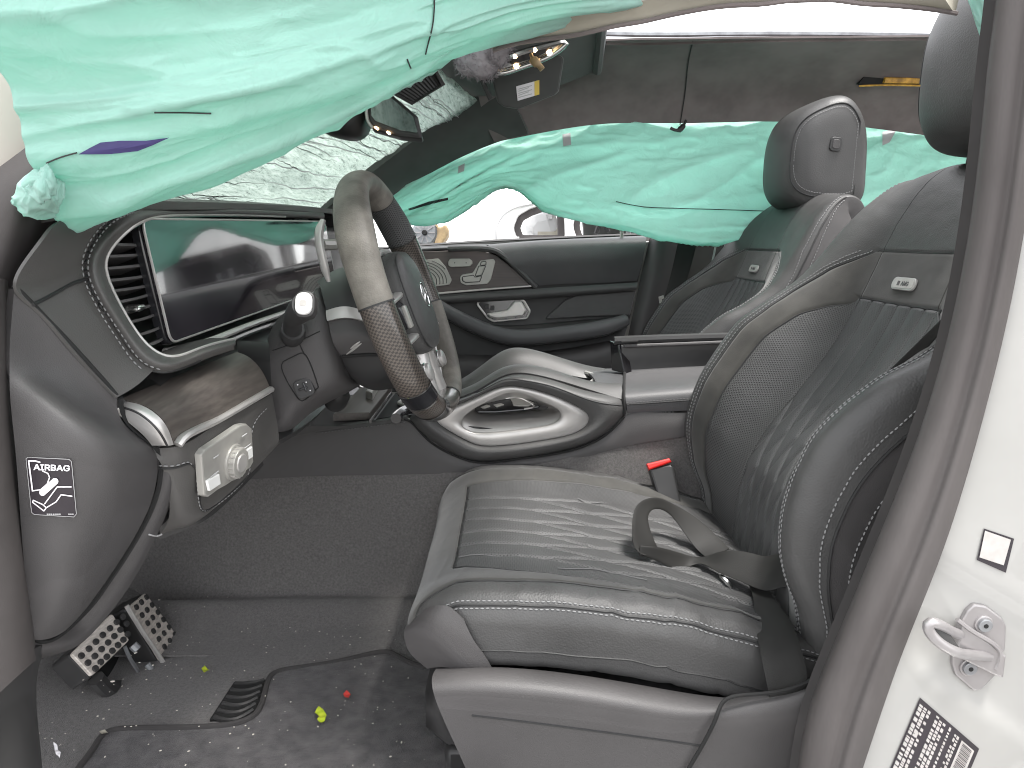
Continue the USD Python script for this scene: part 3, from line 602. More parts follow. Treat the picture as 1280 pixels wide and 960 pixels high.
# leather end panel
EP = [[(110, 263, .24), (140, 262, .27), (172, 262, .30)],
      [(72, 278, .15), (110, 277, .205), (141, 275, .238)],
      [(48, 308, .122), (86, 311, .17), (114, 307, .208)],
      [(20, 357, .105), (66, 352, .152), (107, 335, .198)],
      [(42, 383, .117), (84, 377, .162), (114, 360, .197)],
      [(80, 425, .134), (116, 411, .176), (139, 399, .206)],
      [(115, 465, .15), (144, 449, .185), (161, 437, .211)],
      [(146, 497, .163), (172, 481, .19), (192, 462, .216)]]
ep = patch(EP, 40, 90)
obj('end_panel', sheet(ep, 0.003), 'leather_dash', dash)
dep_ = Drape(ep)
obj('seam', tube(dep_([(41, 381), (70, 366), (92, 354), (109, 349)], 24, off=0.001), 0.0019, 6), 'seam_cord', dash)
# cushion ring round the screen and vent
O = [P(405, 266, 1.13), P(300, 262, .68), P(220, 262, .42), P(172, 262, .30), P(141, 275, .238), P(114, 307, .208), P(107, 335, .198), P(119, 371, .198), P(150, 421, .21), P(176, 455, .216), P(205, 466, .225), P(250, 452, .28), P(293, 437, .345)]
Mi = [P(405, 267, 1.12), P(300, 263, .665), P(222, 263, .405), P(180, 266, .29), P(150, 282, .228), P(124, 311, .202), P(117, 335, .192), P(129, 369, .192), P(159, 417, .203), P(184, 447, .208), P(210, 456, .217), P(251, 444, .27), P(293, 431, .335)]
In = [P(405, 273, 1.125), P(300, 269, .675), P(224, 269, .415), P(184, 274, .30), P(158, 289, .25), P(136, 314, .226), P(131, 334, .22), P(142, 367, .224), P(169, 414, .235), P(190, 437, .24), P(212, 446, .25), P(251, 435, .30), P(293, 424, .365)]
In2 = [p + [-.035, .012, 0] for p in In]
ring = patch([np.array(O), np.array(Mi), np.array(In), np.array(In2)], 160, 24)
obj('screen_hood', sheet(ring, 0.004), 'leather_dash', dash)
dr_ = Drape(ring[:18])
st1 = dr_([(168, 265), (140, 279), (117, 308), (110, 335), (122, 371), (153, 420), (178, 452), (204, 463)], 120, off=.0012)
obj('stitching', join(stitches(dep_([(160, 263), (136, 275), (110, 306), (103, 335), (115, 372), (146, 423), (172, 457), (186, 466)], 120, off=.0012), .0062), stitches(st1, .0062)), 'thread', dash, kind=None)
obj('hood_seam', tube(dr_([(172, 262.5), (141, 275), (114, 307), (107, 335), (119, 371), (150, 421), (176, 455), (205, 465), (250, 451)], 90, off=0.0), 0.0016, 6), 'seam_cord', dash)
# dash top running forward to the windshield
tp = patch([np.array([P(78, 274, .165), P(110, 263, .24), P(172, 262, .30), P(300, 262, .68), P(405, 266, 1.13), [-.37, 1.60, .73]]),
            np.array([P(78, 274, .165) + [-.16, .03, -.03], P(110, 263, .24) + [-.16, 0, .0], P(172, 262, .30) + [-.16, 0, .002], P(300, 262, .68) + [-.18, 0, .004], P(405, 266, 1.13) + [-.17, 0, .004], [-.53, 1.60, .735]]),
            np.array([[-.72, .17, .60], [-.78, .28, .65], [-.80, .35, .66], [-.84, .7, .67], [-.82, 1.15, .67], [-.74, 1.60, .67]])], 60, 24)
obj('dash_top', sheet(tp, 0.01), 'leather_dash', dash)
# bezel line
bz = spl(np.array(In), 200)
obj('bezel', tube(bz[40:] + [0.001, -.001, 0], 0.0022, 8), 'satin_silver', dash)
# screen
A_, B_, C_ = P(175, 274, .285), P(212, 429, .29), P(405, 277, 1.13)
scp = plane3(A_, C_, B_)
# outline in the screen's own axes: x towards the passenger, y up/down
qb = (B_ - A_) @ scp.R[:, :2]; Lx = np.linalg.norm(C_ - A_)
sg_ = np.sign(qb[1])
out = sg.Polygon([(0, 0), (Lx, 0), (Lx, qb[1]), (qb[0], qb[1])])
scr = thing('wide_screen', 'wide black glass display reflecting the far door and green airbag, behind the wheel', 'screen', A_)
obj('housing', scp.put(pad2d(rounded(out.buffer(0.003), 0.014), 0.010, 0.003), -0.0115), 'gloss_black', scr)
obj('rim', tube(np.array([scp.at(x, y, .0015) for x, y in np.array(rounded(out, 0.012).exterior.coords)[:-1]]), .0016, 6, closed=True), 'satin_silver', scr)
obj('glass', scp.put(pad2d(rounded(out, 0.012), 0.004, 0.001), -0.0015), 'screen_glass', scr)
# air vent: recess, slats, tab
obj('vent_recess', sheet(patch([np.array([P(172, 279, .34), P(150, 297, .29), P(134, 322, .26), P(138, 362, .27), P(165, 415, .28), P(190, 440, .29), P(212, 447, .30)]) + [-.05, .01, 0],
                                np.array([P(180, 279, .36), P(176, 300, .36), P(178, 325, .36), P(184, 365, .36), P(196, 410, .36), P(206, 438, .36), P(214, 446, .36)]) + [-.05, .01, 0]], 40, 6), 0.004), 'black_gap', dash)
obj('vent_lip', sheet(patch([bz[60:150], bz[60:150] + [-.05, .02, 0]], 60, 5), 0.003), 'gloss_black', dash)
for (a, b) in [((147, 307), (173, 308)), ((138, 322), (175, 320)), ((136, 337), (178, 333)), ((139, 352), (181, 347)), ((144, 365), (184, 359)), ((150, 379), (187, 370)), ((157, 392), (190, 383)), ((164, 404), (194, 395)), ((173, 417), (199, 408)), ((184, 430), (203, 422))]:
    p, q = P(*a, .238), P(*b, .288)
    f1, f2 = np.array([p, (p + q) / 2 + [0.002, 0, 0], q]), np.array([p, (p + q) / 2, q]) + [-.032, .012, -.010]
    obj('vent_slat', sheet(patch([f1, f2], 8, 3), 0.0028), 'trim_plastic', dash)
obj('vent_tab', box(P(167, 385, .248), [.016, .02, .006], basis(P(176, 381, .27) - P(160, 388, .24), [0, -.4, 1]), bev=.002), 'chrome', dash)
# lower screen strips
for off_, mt in ((0, 'satin_silver'), (9, 'gloss_black')):
    obj('lower_strip', tube(spl(L3([(206, 440 + off_ * .4, .30), (250, 430 + off_, .36), (300, 411 + off_, .50), (350, 393 + off_, .70), (380, 382 + off_, .88)]), 24), .0045, 8), mt, dash)
# wood trim with silver end cap and lower strip
wd = patch([[(150, 499, .192), (200, 478, .255), (250, 458, .325), (296, 440, .40)], [(180, 503, .182), (228, 480, .248), (275, 458, .318), (318, 440, .395)], [(206, 520, .180), (250, 497, .245), (295, 474, .315), (335, 455, .393)], [(217, 553, .190), (260, 530, .25), (300, 508, .318), (338, 486, .395)]], 40, 24)
wd = patch([[(150, 499, .192), (200, 478, .255), (250, 458, .325), (296, 440, .40)], [(179, 506, .182), (226, 483, .248), (272, 462, .318), (312, 447, .395)], [(203, 524, .181), (246, 502, .245), (290, 480, .315), (327, 463, .393)], [(217, 553, .190), (260, 530, .25), (300, 508, .318), (338, 486, .395)]], 40, 24)
obj('wood_trim', sheet(wd, 0.006), 'wood_trim', dash)
ec = patch([[(149, 501, .190), (180, 508, .178), (205, 528, .177), (217, 556, .186)], [(147, 505, .184), (174, 514, .172), (199, 535, .171), (211, 557, .180)], [(146, 511, .181), (168, 522, .171), (190, 541, .170), (204, 557, .178)], [(146, 517, .184), (163, 530, .176), (180, 545, .176), (190, 557, .182)]], 30, 20)
obj('trim_end_cap', sheet(ec, 0.008), 'satin_silver', dash)
obj('cap_groove', tube(Drape(ec)([(148, 508), (172, 516), (197, 537), (209, 557)], 24, off=.0), .0012, 5), 'dark_plastic', dash)
obj('lower_strip', tube(spl(L3([(222, 556, .192), (228, 548, .198), (260, 531, .25), (300, 509, .318), (338, 487, .395)]), 30), .0045, 8, flat=1.3), 'satin_silver', dash)
# knee panel and its stitching
kn = patch([[(190, 560, .185), (222, 558, .194), (262, 536, .25), (300, 514, .318), (340, 492, .395)], [(196, 572, .184), (226, 578, .197), (268, 560, .255), (306, 538, .325), (344, 515, .396)], [(205, 590, .19), (232, 612, .21), (275, 598, .27), (313, 570, .335), (348, 540, .397)], [(212, 640, .215), (232, 652, .228), (272, 628, .275), (313, 590, .34), (349, 553, .40)], [(200, 668, .24), (232, 657, .25), (274, 630, .30), (314, 591, .37), (350, 553, .43)]], 60, 40)
obj('knee_panel', sheet(kn, 0.008), 'leather_dash', dash)
dkn = Drape(kn[:32])
obj('knee_seam', tube(dkn([(198, 585), (222, 584), (238, 580), (246, 592), (249, 622), (253, 638), (262, 636), (300, 606), (313, 590)], 60, off=0.0), .0014, 5), 'seam_cord', dash)
obj('knee_stitching', join(stitches(dkn([(199, 582), (222, 581.5), (236, 578), (243, 586)], 30), .006), stitches(dkn([(246, 600), (248, 622), (252, 637), (262, 637), (300, 607), (312, 588), (314, 560), (318, 530), (336, 508)], 70), .006)), 'thread', dash)
obj('underside', sheet(patch([np.array(kn[-1][::12]), np.array(kn[-1][::12]) + [-.08, .02, .0], np.array(kn[-1][::12]) + [-.38, .04, .10]], 20, 8), .006), 'dark_plastic', dash)
obj('underside_panel', sheet(patch([[(344, 553, .40), (380, 532, .50), (413, 503, .66), (428, 488, .75)], [(330, 540, .42), (368, 515, .54), (405, 490, .68), (425, 475, .76)], [(300, 530, .45), (340, 500, .60), (380, 480, .72), (420, 460, .80)]], 20, 10), .008), 'dark_plastic', dash)
# light switch block
sw = thing('light_switch_panel', 'silver headlamp switch block with round dial set in the knee panel', 'switch panel', P(280, 575, .27))
swp = plane3(P(249, 564, .217), P(304, 529, .31), P(252, 622, .222))
swo = swp.poly([(247, 568), (252, 561), (296, 531), (304, 529), (311, 535), (313, 577), (309, 584), (291, 598), (279, 606), (268, 612), (256, 621), (251, 619)], 0, .002)
obj('face', swp.put(pad2d(swo, .008, .002), -.0035), 'silver_plastic', sw)
dc = swp.px([(288, 577)])[0]
def disc(r, n=40): return sg.Point(0, 0).buffer(r, quad_segs=n // 4)
for nm, r, z0, h, mt in (('dial_base', .0215, .003, .004, 'silver_plastic'), ('dial', .0175, .004, .010, 'silver_plastic'), ('dial_cap', .011, .012, .0035, 'satin_silver')):
    m_ = pad2d(disc(r), h, .0015)
    m_.apply_translation([dc[0], dc[1], z0]); obj(nm, swp.put(m_), mt, sw)
for k in range(36):
    a = k * 2 * np.pi / 36
    m_ = box([dc[0] + .0176 * math.cos(a), dc[1] + .0176 * math.sin(a), .009], [.0014, .0014, .008]); obj('dial_ridge', swp.put(m_), 'satin_silver', sw) if k % 2 == 0 else None
for pts in ([(251, 600), (266, 591), (268, 604), (254, 613)], [(299, 563), (308, 557), (309, 570), (300, 576)]):
    obj('button', swp.pad(pts, .003, .0008, r=.001, z=.005), 'white_plastic', sw)
for a, b in (((256, 596), (266, 588)), ((297, 561), (307, 554)), ((260, 572), (266, 568)), ((296, 545), (302, 541))):
    p, q = swp.px([a])[0], swp.px([b])[0]
    obj('mark', tube(np.array([swp.at(*p, .0065), swp.at(*q, .0065)]), .0007, 5), 'print_grey', sw)

# lower side panel with the airbag sticker
SPN = [[(18, 361, .108), (60, 404, .128), (105, 452, .148), (146, 498, .166)],
       [(13, 420, .100), (56, 446, .124), (106, 484, .146), (147, 512, .170)],
       [(12, 460, .094), (56, 480, .112), (112, 516, .132), (160, 535, .176)],
       [(13, 500, .088), (62, 510, .086), (122, 540, .104), (190, 560, .182)],
       [(19, 560, .086), (72, 570, .080), (134, 584, .100), (197, 587, .186)],
       [(25, 640, .090), (75, 655, .086), (130, 660, .118), (184, 640, .188)],
       [(31, 720, .095), (75, 730, .098), (115, 730, .136), (142, 713, .186)],
       [(35, 798, .112), (52, 800, .124), (76, 792, .146), (98, 774, .178)]]
spn = patch(SPN, 50, 90)
obj('side_panel', sheet(spn, 0.01), 'trim_plastic', dash)
dsp = Drape(spn)
es = patch([[(147, 500, .178), (158, 500, .190), (165, 503, .21)], [(190, 560, .186), (204, 562, .192), (214, 566, .21)], [(198, 588, .190), (212, 590, .192), (226, 590, .215)], [(184, 640, .192), (196, 646, .196), (205, 650, .222)], [(142, 714, .190), (154, 724, .196), (164, 730, .225)], [(98, 775, .182), (106, 788, .188), (112, 795, .22)], [(76, 793, .152), (84, 804, .162), (88, 812, .2)], [(34, 800, .114), (38, 818, .122), (40, 826, .16)]], 20, 80)
obj('edge_strip', sheet(es, 0.008), 'trim_plastic', dash)
obj('panel_gap', tube(spl(np.array([r[-1] for r in spn[::6]] + [P(60, 802, .136), P(36, 800, .116)]) + [.002, .004, 0], 60), .0026, 6), 'black_gap', dash)
obj('panel_gap', tube(spn[0] + [0, .000, .003], .0026, 6), 'black_gap', dash)
obj('strip_joint', tube(Drape(es)([(186, 668), (196, 670), (202, 668)], 6, off=.0005), .001, 5), 'print_grey', dash)

# warning sticker: AIRBAG with its pictogram
stk = thing('airbag_sticker', 'small black warning sticker reading AIRBAG on the dashboard side panel', 'sticker', P(64, 608, .08))
T = lambda x, y: (x / 4.923, 540 + y / 4.923)
def pline(pts, w): return sg.LineString(pts).buffer(w, cap_style=1)
def dflat(poly, off, mt, name):
    ms = []
    for g in getattr(poly, 'geoms', [poly]):
        v, f = trimesh.creation.triangulate_polygon(g, engine='earcut')
        m = trimesh.Trimesh(np.c_[v, 0 * v[:, 0]], f, process=False).subdivide_to_size(9.0, max_iter=20)
        A = dsp(m.vertices[:, :2], off=off); ms.append(trimesh.Trimesh(A, m.faces, process=False))
    return obj(name, join(ms), mt, stk)
base = sg.Polygon([T(158, 165), T(170, 154), T(425, 166), T(442, 182), T(472, 505), T(455, 525), T(210, 510), T(192, 495)])
dflat(base, .0012, 'sticker_black', 'sticker_base')
dflat(base.buffer(-.1).difference(base.buffer(-.75)), .0019, 'print_grey', 'border')
W = .9
lines = [pline([T(245, 186), T(215, 178), T(176, 178), T(200, 362)], W), pline([T(200, 362), T(250, 355), T(290, 320), T(305, 280), T(295, 255), T(262, 240)], W * .8),
         pline([T(330, 295), T(345, 310), T(262, 372)], 4.0).intersection(sg.box(0, 0, 1280, 960)),
         pline([T(438, 338), T(352, 338), T(275, 442)], W * .8), pline([T(442, 395), T(376, 386), T(345, 430), T(285, 466), T(270, 486), T(200, 432), T(205, 420), T(262, 446), T(285, 466)], W * .8)]
dflat(lines[0].union(lines[1]).union(lines[3]).union(lines[4]), .0020, 'print_white', 'pictogram')
dflat(sg.LineString([T(262, 372), T(338, 304)]).buffer(4.2), .0023, 'print_white', 'pictogram')
tm = meshkit.text_mesh('AIRBAG', 1.0, 0.0004, bold=True)
wid = tm.bounds[1][0]
def text_on(dr, m, o, ux, uy, off, hz=1.0):
    """Maps lettering onto a surface: o the baseline start in photo pixels, ux, uy pixel steps per unit."""
    v = m.vertices; p = np.array(o) + v[:, :1] * np.array(ux) + v[:, 1:2] * np.array(uy)
    A = dr(p, off=off); A = A + np.array([0, -1, 0]) * v[:, 2:3]
    return trimesh.Trimesh(A, m.faces, process=False)
a0, a1 = np.array(T(206, 232)), np.array(T(430, 240))
obj('lettering', text_on(dsp, tm, a0, (a1 - a0) / wid, (np.array(T(206, 198)) - a0) / 1.0, .0022), 'print_white', stk)
obj('small_print', join([dflat_ for dflat_ in [trimesh.Trimesh(dsp(np.array([T(x, 502), T(x + 9, 502.6), T(x + 9, 510.6), T(x, 510)]), off=.002), [[0, 1, 2], [0, 2, 3]], process=False) for x in (288, 300, 312, 326, 340, 352, 364, 420, 432, 444)]]), 'print_grey', stk)

# ================================================================ steering column: shroud, stalk, covers
col = thing('steering_column', 'grey plastic steering column shroud with stalk, behind the wheel', 'steering column', P(390, 450, .42))
sh = patch([[(334, 425, .48), (348, 398, .47), (375, 378, .46), (396, 362, .47), (404, 358, .52)], [(337, 440, .43), (360, 420, .42), (384, 408, .415), (403, 396, .425), (413, 394, .48)], [(339, 480, .425), (365, 462, .415), (392, 448, .41), (415, 436, .42), (425, 432, .48)], [(340, 520, .43), (366, 500, .42), (398, 484, .415), (424, 468, .425), (434, 462, .48)], [(340, 546, .44), (358, 530, .435), (386, 506, .44), (424, 489, .45), (446, 478, .50)], [(342, 556, .47), (362, 540, .47), (392, 514, .48), (428, 494, .50), (450, 482, .54)]], 50, 60)
obj('shroud', sheet(sh, .01), 'trim_plastic', col)
dsh = Drape(sh)
obj('shroud_edge', sheet(patch([sh[5:52, 0], sh[5:52, 0] + [-.05, .02, 0.0]], 30, 5), .006), 'dark_plastic', col)
for ln in ([(354, 452), (372, 443), (380, 442), (398, 484)], [(354, 452), (352, 460), (371, 496), (378, 501), (398, 484)], [(341, 438), (372, 427), (400, 414)], [(373, 427), (381, 444)]):
    obj('panel_line', tube(dsh(ln, 20, off=.0002), .0009, 5), 'black_gap', col)
kp_ = Plane(dsh([(381, 485)], off=0)[0], [1, 0, 0], [-.1, -1, .1]); kp_ = Plane(dsh([(381, 485)], off=0)[0], P(390, 482, .415) - P(372, 489, .415), [.05, -1, .2])
obj('adjust_switch', kp_.put(pad2d(rounded(sg.box(-.0125, -.0125, .0125, .0125), .006), .004, .001)), 'dark_plastic', col)
for dx, dy, w, h in ((-.001, 0, .012, .003), (.002, .001, .003, .012)):
    obj('switch_rocker', kp_.put(pad2d(rounded(sg.box(dx - w / 2, dy - h / 2, dx + w / 2, dy + h / 2), .001), .0065, .001)), 'gloss_black', col)
for x, y in ((.006, .006), (.007, -.006), (-.006, .007)):
    m_ = pad2d(disc(.0009, 12), .0047, .0002); m_.apply_translation([x, y, 0]); obj('switch_dot', kp_.put(m_), 'print_white', col)
# indicator stalk
s0, s1, s2 = P(366, 418, .415), P(367, 398, .36), P(381, 381, .30)
obj('stalk_boot', tube(spl([s0 + [0, .015, -.004], s0, s0 + (s1 - s0) * .35], 10), [.015, .016, .0165, .0165, .0165, .0165, .0165, .016, .0155, .0145], 16), 'dark_plastic', col)
obj('stalk', tube(spl([s0, s1, s1 * .55 + s2 * .45, s2], 24), np.interp(np.linspace(0, 1, 24), [0, .3, .5, .7, .85, 1], [.012, .0115, .012, .014, .0150, .0145]), 18), 'dark_plastic', col)
ed = unit(s2 - s1)
bp = Plane(s2 + ed * .0005, [1, 0, .0], ed * .35 + np.array([.35, -.75, .25]))
obj('stalk_end', bp.put(pad2d(rounded(sg.box(-.0125, -.016, .0125, .016), .010), .013, .003), -.009), 'dark_plastic', col)
obj('stalk_button', bp.put(pad2d(rounded(sg.box(-.0095, -.013, .0095, .013), .008), .006, .002), .002), 'white_plastic', col)
obj('stalk_mark', bp.put(pad2d(rounded(sg.box(-.004, -.0035, .004, .0035), .002), .0084, .0002)), 'sticker_silver', col)
# covers between shroud and wheel
cc = patch([[(396, 352, .52), (425, 335, .54), (455, 335, .55), (475, 350, .56)], [(403, 368, .455), (428, 358, .458), (452, 366, .46), (474, 385, .465)], [(410, 400, .432), (432, 396, .432), (456, 400, .437), (482, 410, .445)], [(415, 424, .424), (440, 422, .424), (470, 425, .43), (492, 436, .44)], [(424, 446, .438), (450, 444, .438), (475, 444, .443), (500, 450, .45)], [(436, 468, .462), (462, 474, .462), (492, 468, .462), (520, 470, .47)], [(444, 478, .52), (470, 488, .52), (505, 482, .52), (530, 480, .53)]], 40, 72)
obj('upper_cover', sheet(cc[:26], .006), 'dark_plastic', col)
obj('cover_band', sheet(cc[25:46], .006), 'silver_plastic' if False else 'trim_plastic', col)
obj('lower_cover', sheet(cc[45:], .006), 'dark_plastic', col)
obj('cover_strip', sheet(patch([cc[25] + [0, -.004, .004], cc[26] + [0, -.006, 0], cc[28] + [0, -.005, 0]], 40, 5), .004), 'satin_silver', col)
obj('cover_gap', tube(cc[46][2:-2] + [0, -.001, 0], .0022, 6), 'black_gap', col)
dcc = Drape(cc)
for a, b in (((433, 443), (452, 429)), ((438, 436), (450, 427))):
    obj('cover_slit', tube(dcc([a, ((a[0] + b[0]) / 2, (a[1] + b[1]) / 2), b], 8, off=.0005), [.0006, .0012, .0016, .0018, .0018, .0016, .0012, .0006], 6), 'satin_silver', col)
# start button block and column base
obj('start_button', tube(spl([P(418, 503, .60), P(424, 494, .585), P(427, 488, .58)], 6), [.017, .018, .018, .017, .016, .012], 20), 'dark_plastic', col)
obj('start_ring', tube(np.array([P(421, 492, .58) + .0135 * np.array([math.cos(a), -.25 * math.sin(a), math.sin(a) * .5]) for a in np.linspace(0, 2 * np.pi, 24, endpoint=False)]), .0018, 6, closed=True), 'chrome', col)

# ================================================================ steering wheel
tilt = math.radians(19.4)
WN, WU, WY = np.array([math.cos(tilt), 0, math.sin(tilt)]), np.array([-math.sin(tilt), 0, math.cos(tilt)]), np.array([0, -1.0, 0])
WC = np.array([-.150, .5, .588])
WYAW = math.radians(2.4)
_ry = lambda v: np.array([v[0] * math.cos(WYAW) + v[1] * math.sin(WYAW), -v[0] * math.sin(WYAW) + v[1] * math.cos(WYAW), v[2]])
WN, WU, WY = _ry(np.array([math.cos(tilt), 0, math.sin(tilt)])), _ry(np.array([-math.sin(tilt), 0, math.cos(tilt)])), _ry(np.array([0, -1.0, 0]))
whl = thing('steering_wheel', 'flat-bottomed steering wheel with worn taupe top and carbon fibre sections', 'steering wheel', WC)
Rr = .170
def wp_(th, R=Rr):
    x, y = R * math.cos(th), R * math.sin(th)
    if y < 0: y = -R * (abs(math.sin(th)) ** 1.0) * (1 - .09 * abs(math.sin(th)) ** 3); x = R * math.copysign(abs(math.cos(th)) ** .86, math.cos(th))
    return WC + x * WY + y * WU
def rim(t0, t1, extra=0.0, n=None):
    n = n or max(8, int(abs(t1 - t0) / 2.0)); th = np.radians(np.linspace(t0, t1, n))
    p = np.array([wp_(t) for t in th]); tan = np.gradient(p, axis=0) if n > 2 else None
    tan /= np.linalg.norm(tan, axis=1, keepdims=True)
    k = 26; a = np.linspace(0, 2 * np.pi, k + 1)
    rad = np.cross(tan, WN); 
    ra, rn = .0158 + extra, .0215 + extra
    bulge = np.array([1 + .10 * math.exp(-((t - math.radians(38)) / .3) ** 2) + .10 * math.exp(-((t - math.radians(142)) / .3) ** 2) for t in th])
    A = p[:, None] + (rad[:, None] * (ra * np.cos(a))[None, :, None] + WN[None, None] * (rn * np.sin(a))[None, :, None]) * bulge[:, None, None]
    s = np.r_[0, np.cumsum(np.linalg.norm(np.diff(p, axis=0), axis=1))]
    UV = np.stack(np.meshgrid(a * .0187, s), 2)
    return A, UV.reshape(-1, 2)
def rim_obj(name, t0, t1, mt, extra=0.0, label=None):
    A, uv = rim(t0, t1, extra); v, f = gridmesh(A)
    return obj(name, trimesh.Trimesh(v, f, process=False), mt, whl, label, smooth=True, uv=uv)
rim_obj('rim_leather', 3, 118, 'taupe_leather', .0008, label='worn dusty taupe leather top of the rim')
rim_obj('rim_leather', 118.2, 148, 'leather_perforated', label='black perforated leather section of the rim')
rim_obj('rim_carbon', 148.2, 186, 'carbon_fibre')
rim_obj('rim_leather', 186.2, 262, 'taupe_leather', .0004, label='grey leather lower far section of the rim')
rim_obj('rim_carbon', 262.2, 362.8, 'carbon_fibre')
for a, b in ((292, 299), (313, 322)):
    rim_obj('rim_band', a, b, 'gloss_black', .0009)
for a in (118, 148, 186, 262, 291.5, 299.5, 312.5, 322.5, 3):
    rim_obj('rim_joint', a - .35, a + .35, 'chrome' if 280 < a < 330 else 'seam_cord', .0012)
# hub pad
def wpt(x, y, z): return WC + x * WY + y * WU + z * WN
hubp = []
th = np.linspace(0, 2 * np.pi, 73)[:-1]
hub_r = np.array([.082 * (abs(math.cos(t)) ** 3 + abs(math.sin(t)) ** 3) ** (-1 / 3) for t in th])
lay = [(.80, -.012), (.97, -.008), (1.0, .004), (.985, .012), (.94, .020), (.80, .025), (.55, .028), (.25, .029), (.02, .0292)]
HA = np.array([[wpt(.86 * k * r * math.cos(t), .90 * k * r * math.sin(t) - .004, z) for t, r in zip(th, hub_r)] for k, z in lay])
v_, f_ = gridmesh(HA, wrap=True)
obj('airbag_cover', trimesh.Trimesh(v_, f_, process=False), 'leather', whl, smooth=50)
obj('hub_ring', tube(np.array([wpt(.91 * r * math.cos(t), .95 * r * math.sin(t) - .004, -.006) for t, r in zip(th, hub_r)]), .005, 8, closed=True), 'satin_silver', whl)
obj('hub_seam', tube(np.array([wpt(.955 * r * math.cos(t) * .93, .93 * r * math.sin(t) * .9 - .004, .0185) for t, r in zip(th, hub_r)]), .0010, 5, closed=True), 'seam_cord', whl)
obj('emblem', tube(np.array([wpt(.017 * math.cos(t), .017 * math.sin(t), .0288) for t in th]), .0014, 6, closed=True), 'chrome', whl)
obj('emblem_star', join([tube(np.array([wpt(0, 0, .0292), wpt(.016 * math.cos(t), .016 * math.sin(t), .0288)]), [.0018, .0007], 6) for t in np.radians([90, 210, 330])]), 'chrome', whl)
obj('hub_back', tube(np.array([wpt(0, 0, -.09), wpt(0, 0, -.05), wpt(0, 0, -.012)]), [.052, .062, .074], 32), 'dark_plastic', whl)
# spokes: near, far and bottom pairs
def spoke(pts, w0, w1, h, mt, name='spoke', z=-.004, bend=.0):
    A0 = np.array([wpt(*p) for p in pts]); d = unit(A0[-1] - A0[0]); s_ = np.cross(WN, d)
    n = 14; c = spl(A0, n); w = np.linspace(w0, w1, n)
    q = np.array([[c[i] + s_ * w[i] * a + WN * h * b for a, b in ((-1, -.6), (-.9, .5), (-.5, 1), (0, 1.1), (.5, 1), (.9, .5), (1, -.6), (0, -1), (-1, -.6))] for i in range(n)])
    v, f = gridmesh(q); m = trimesh.Trimesh(v, f, process=False)
    return obj(name, m, mt, whl, smooth=50)
for s_ in (1, -1):
    spoke([(s_ * .06, -.012, .0), (s_ * .11, -.018, -.004), (s_ * .160, -.020, -.004)], .024, .019, .011, 'gloss_black')
    spoke([(s_ * .06, .012, .002), (s_ * .11, .006, -.002), (s_ * .158, .004, -.004)], .006, .005, .012, 'satin_silver', 'spoke_trim')
    spoke([(s_ * .058, -.046, .002), (s_ * .11, -.050, -.002), (s_ * .152, -.052, -.004)], .006, .005, .012, 'satin_silver', 'spoke_trim')
    spoke([(s_ * .018, -.06, .0), (s_ * .028, -.11, -.004), (s_ * .036, -.15, -.004)], .012, .014, .010, 'satin_silver')
    for k in range(3):
        c = wpt(s_ * (.092 + .018 * k), -.018, .014 - .003 * k)
        obj('spoke_button', box(c, [.013, .030, .006], np.stack([WY, WU, WN], 1), bev=.0015), 'gloss_black' if k == 1 else 'silver_plastic', whl)
    c0 = [wpt(s_ * .062, -.098, z) for z in (-.012, .004, .012, .014)]
    obj('mode_dial', tube(np.array(c0), [.013, .013, .012, .009], 24), 'satin_silver', whl)
    obj('mode_dial_rim', tube(np.array([wpt(s_ * .062 + .0128 * math.cos(t), -.098 + .0128 * math.sin(t), .006) for t in th]), .0012, 6, closed=True), 'chrome', whl)
obj('spoke_frame', tube(spl([wpt(.098, .075, -.006), wpt(.124, .03, -.006), wpt(.128, -.03, -.006), wpt(.118, -.075, -.006), wpt(.088, -.115, -.006), wpt(.05, -.142, -.006)], 30), .0058, 8, flat=.8), 'satin_silver', whl)
obj('spoke_frame', tube(spl([wpt(-.118, -.075, -.006), wpt(-.088, -.115, -.006), wpt(-.05, -.142, -.006)], 16), .0058, 8, flat=.8), 'satin_silver', whl)
# shift paddle on the near side
pd = spl(L3([(404, 275, .40), (399, 290, .395), (400, 308, .392), (406, 335, .392), (411, 352, .395)]), 24)
obj('shift_paddle', tube(pd, np.interp(np.linspace(0, 1, 24), [0, .15, .8, 1], [.003, .0048, .0045, .002]), 10, flat=1.5), 'satin_silver', whl)
obj('paddle_arm', tube(spl(L3([(402, 306, .40), (415, 306, .42), (432, 303, .45)]), 8), .007, 8), 'silver_plastic', whl)

# ================================================================ pedals
def pedal(label, quad, ys, studs, name, back):
    o = [P(q[0], q[1], y) for q, y in zip(quad, ys)]
    t = thing(name, label, 'pedal', (o[0] + o[2]) / 2)
    pl = plane3(o[0], o[1], o[3])
    obj('pad', pl.put(pad2d(rounded(pl.poly(quad), .004), .005, .0015), -.005), 'brushed_steel', t)
    obj('backing', pl.put(pad2d(rounded(pl.poly(quad), .004).buffer(.002), .040, .004), -.0455), 'dark_plastic', t)
    for sx, sy in studs:
        x, y = pl.px([(60 + sx / 4, 720 + sy / 4)])[0]
        m_ = pad2d(disc(.0050, 16), .0032, .0012); m_.apply_translation([x, y, -.0002]); obj('rubber_stud', pl.put(m_), 'dark_plastic', t)
    c = (o[0] + o[1] + o[2] + o[3]) / 4
    obj('arm', tube(spl([c - pl.R[:, 2] * .015, c + np.array(back[0]), c + np.array(back[1])], 16), [.014] * 8 + [.012] * 8, 10), 'dark_plastic', t)
    return t, pl
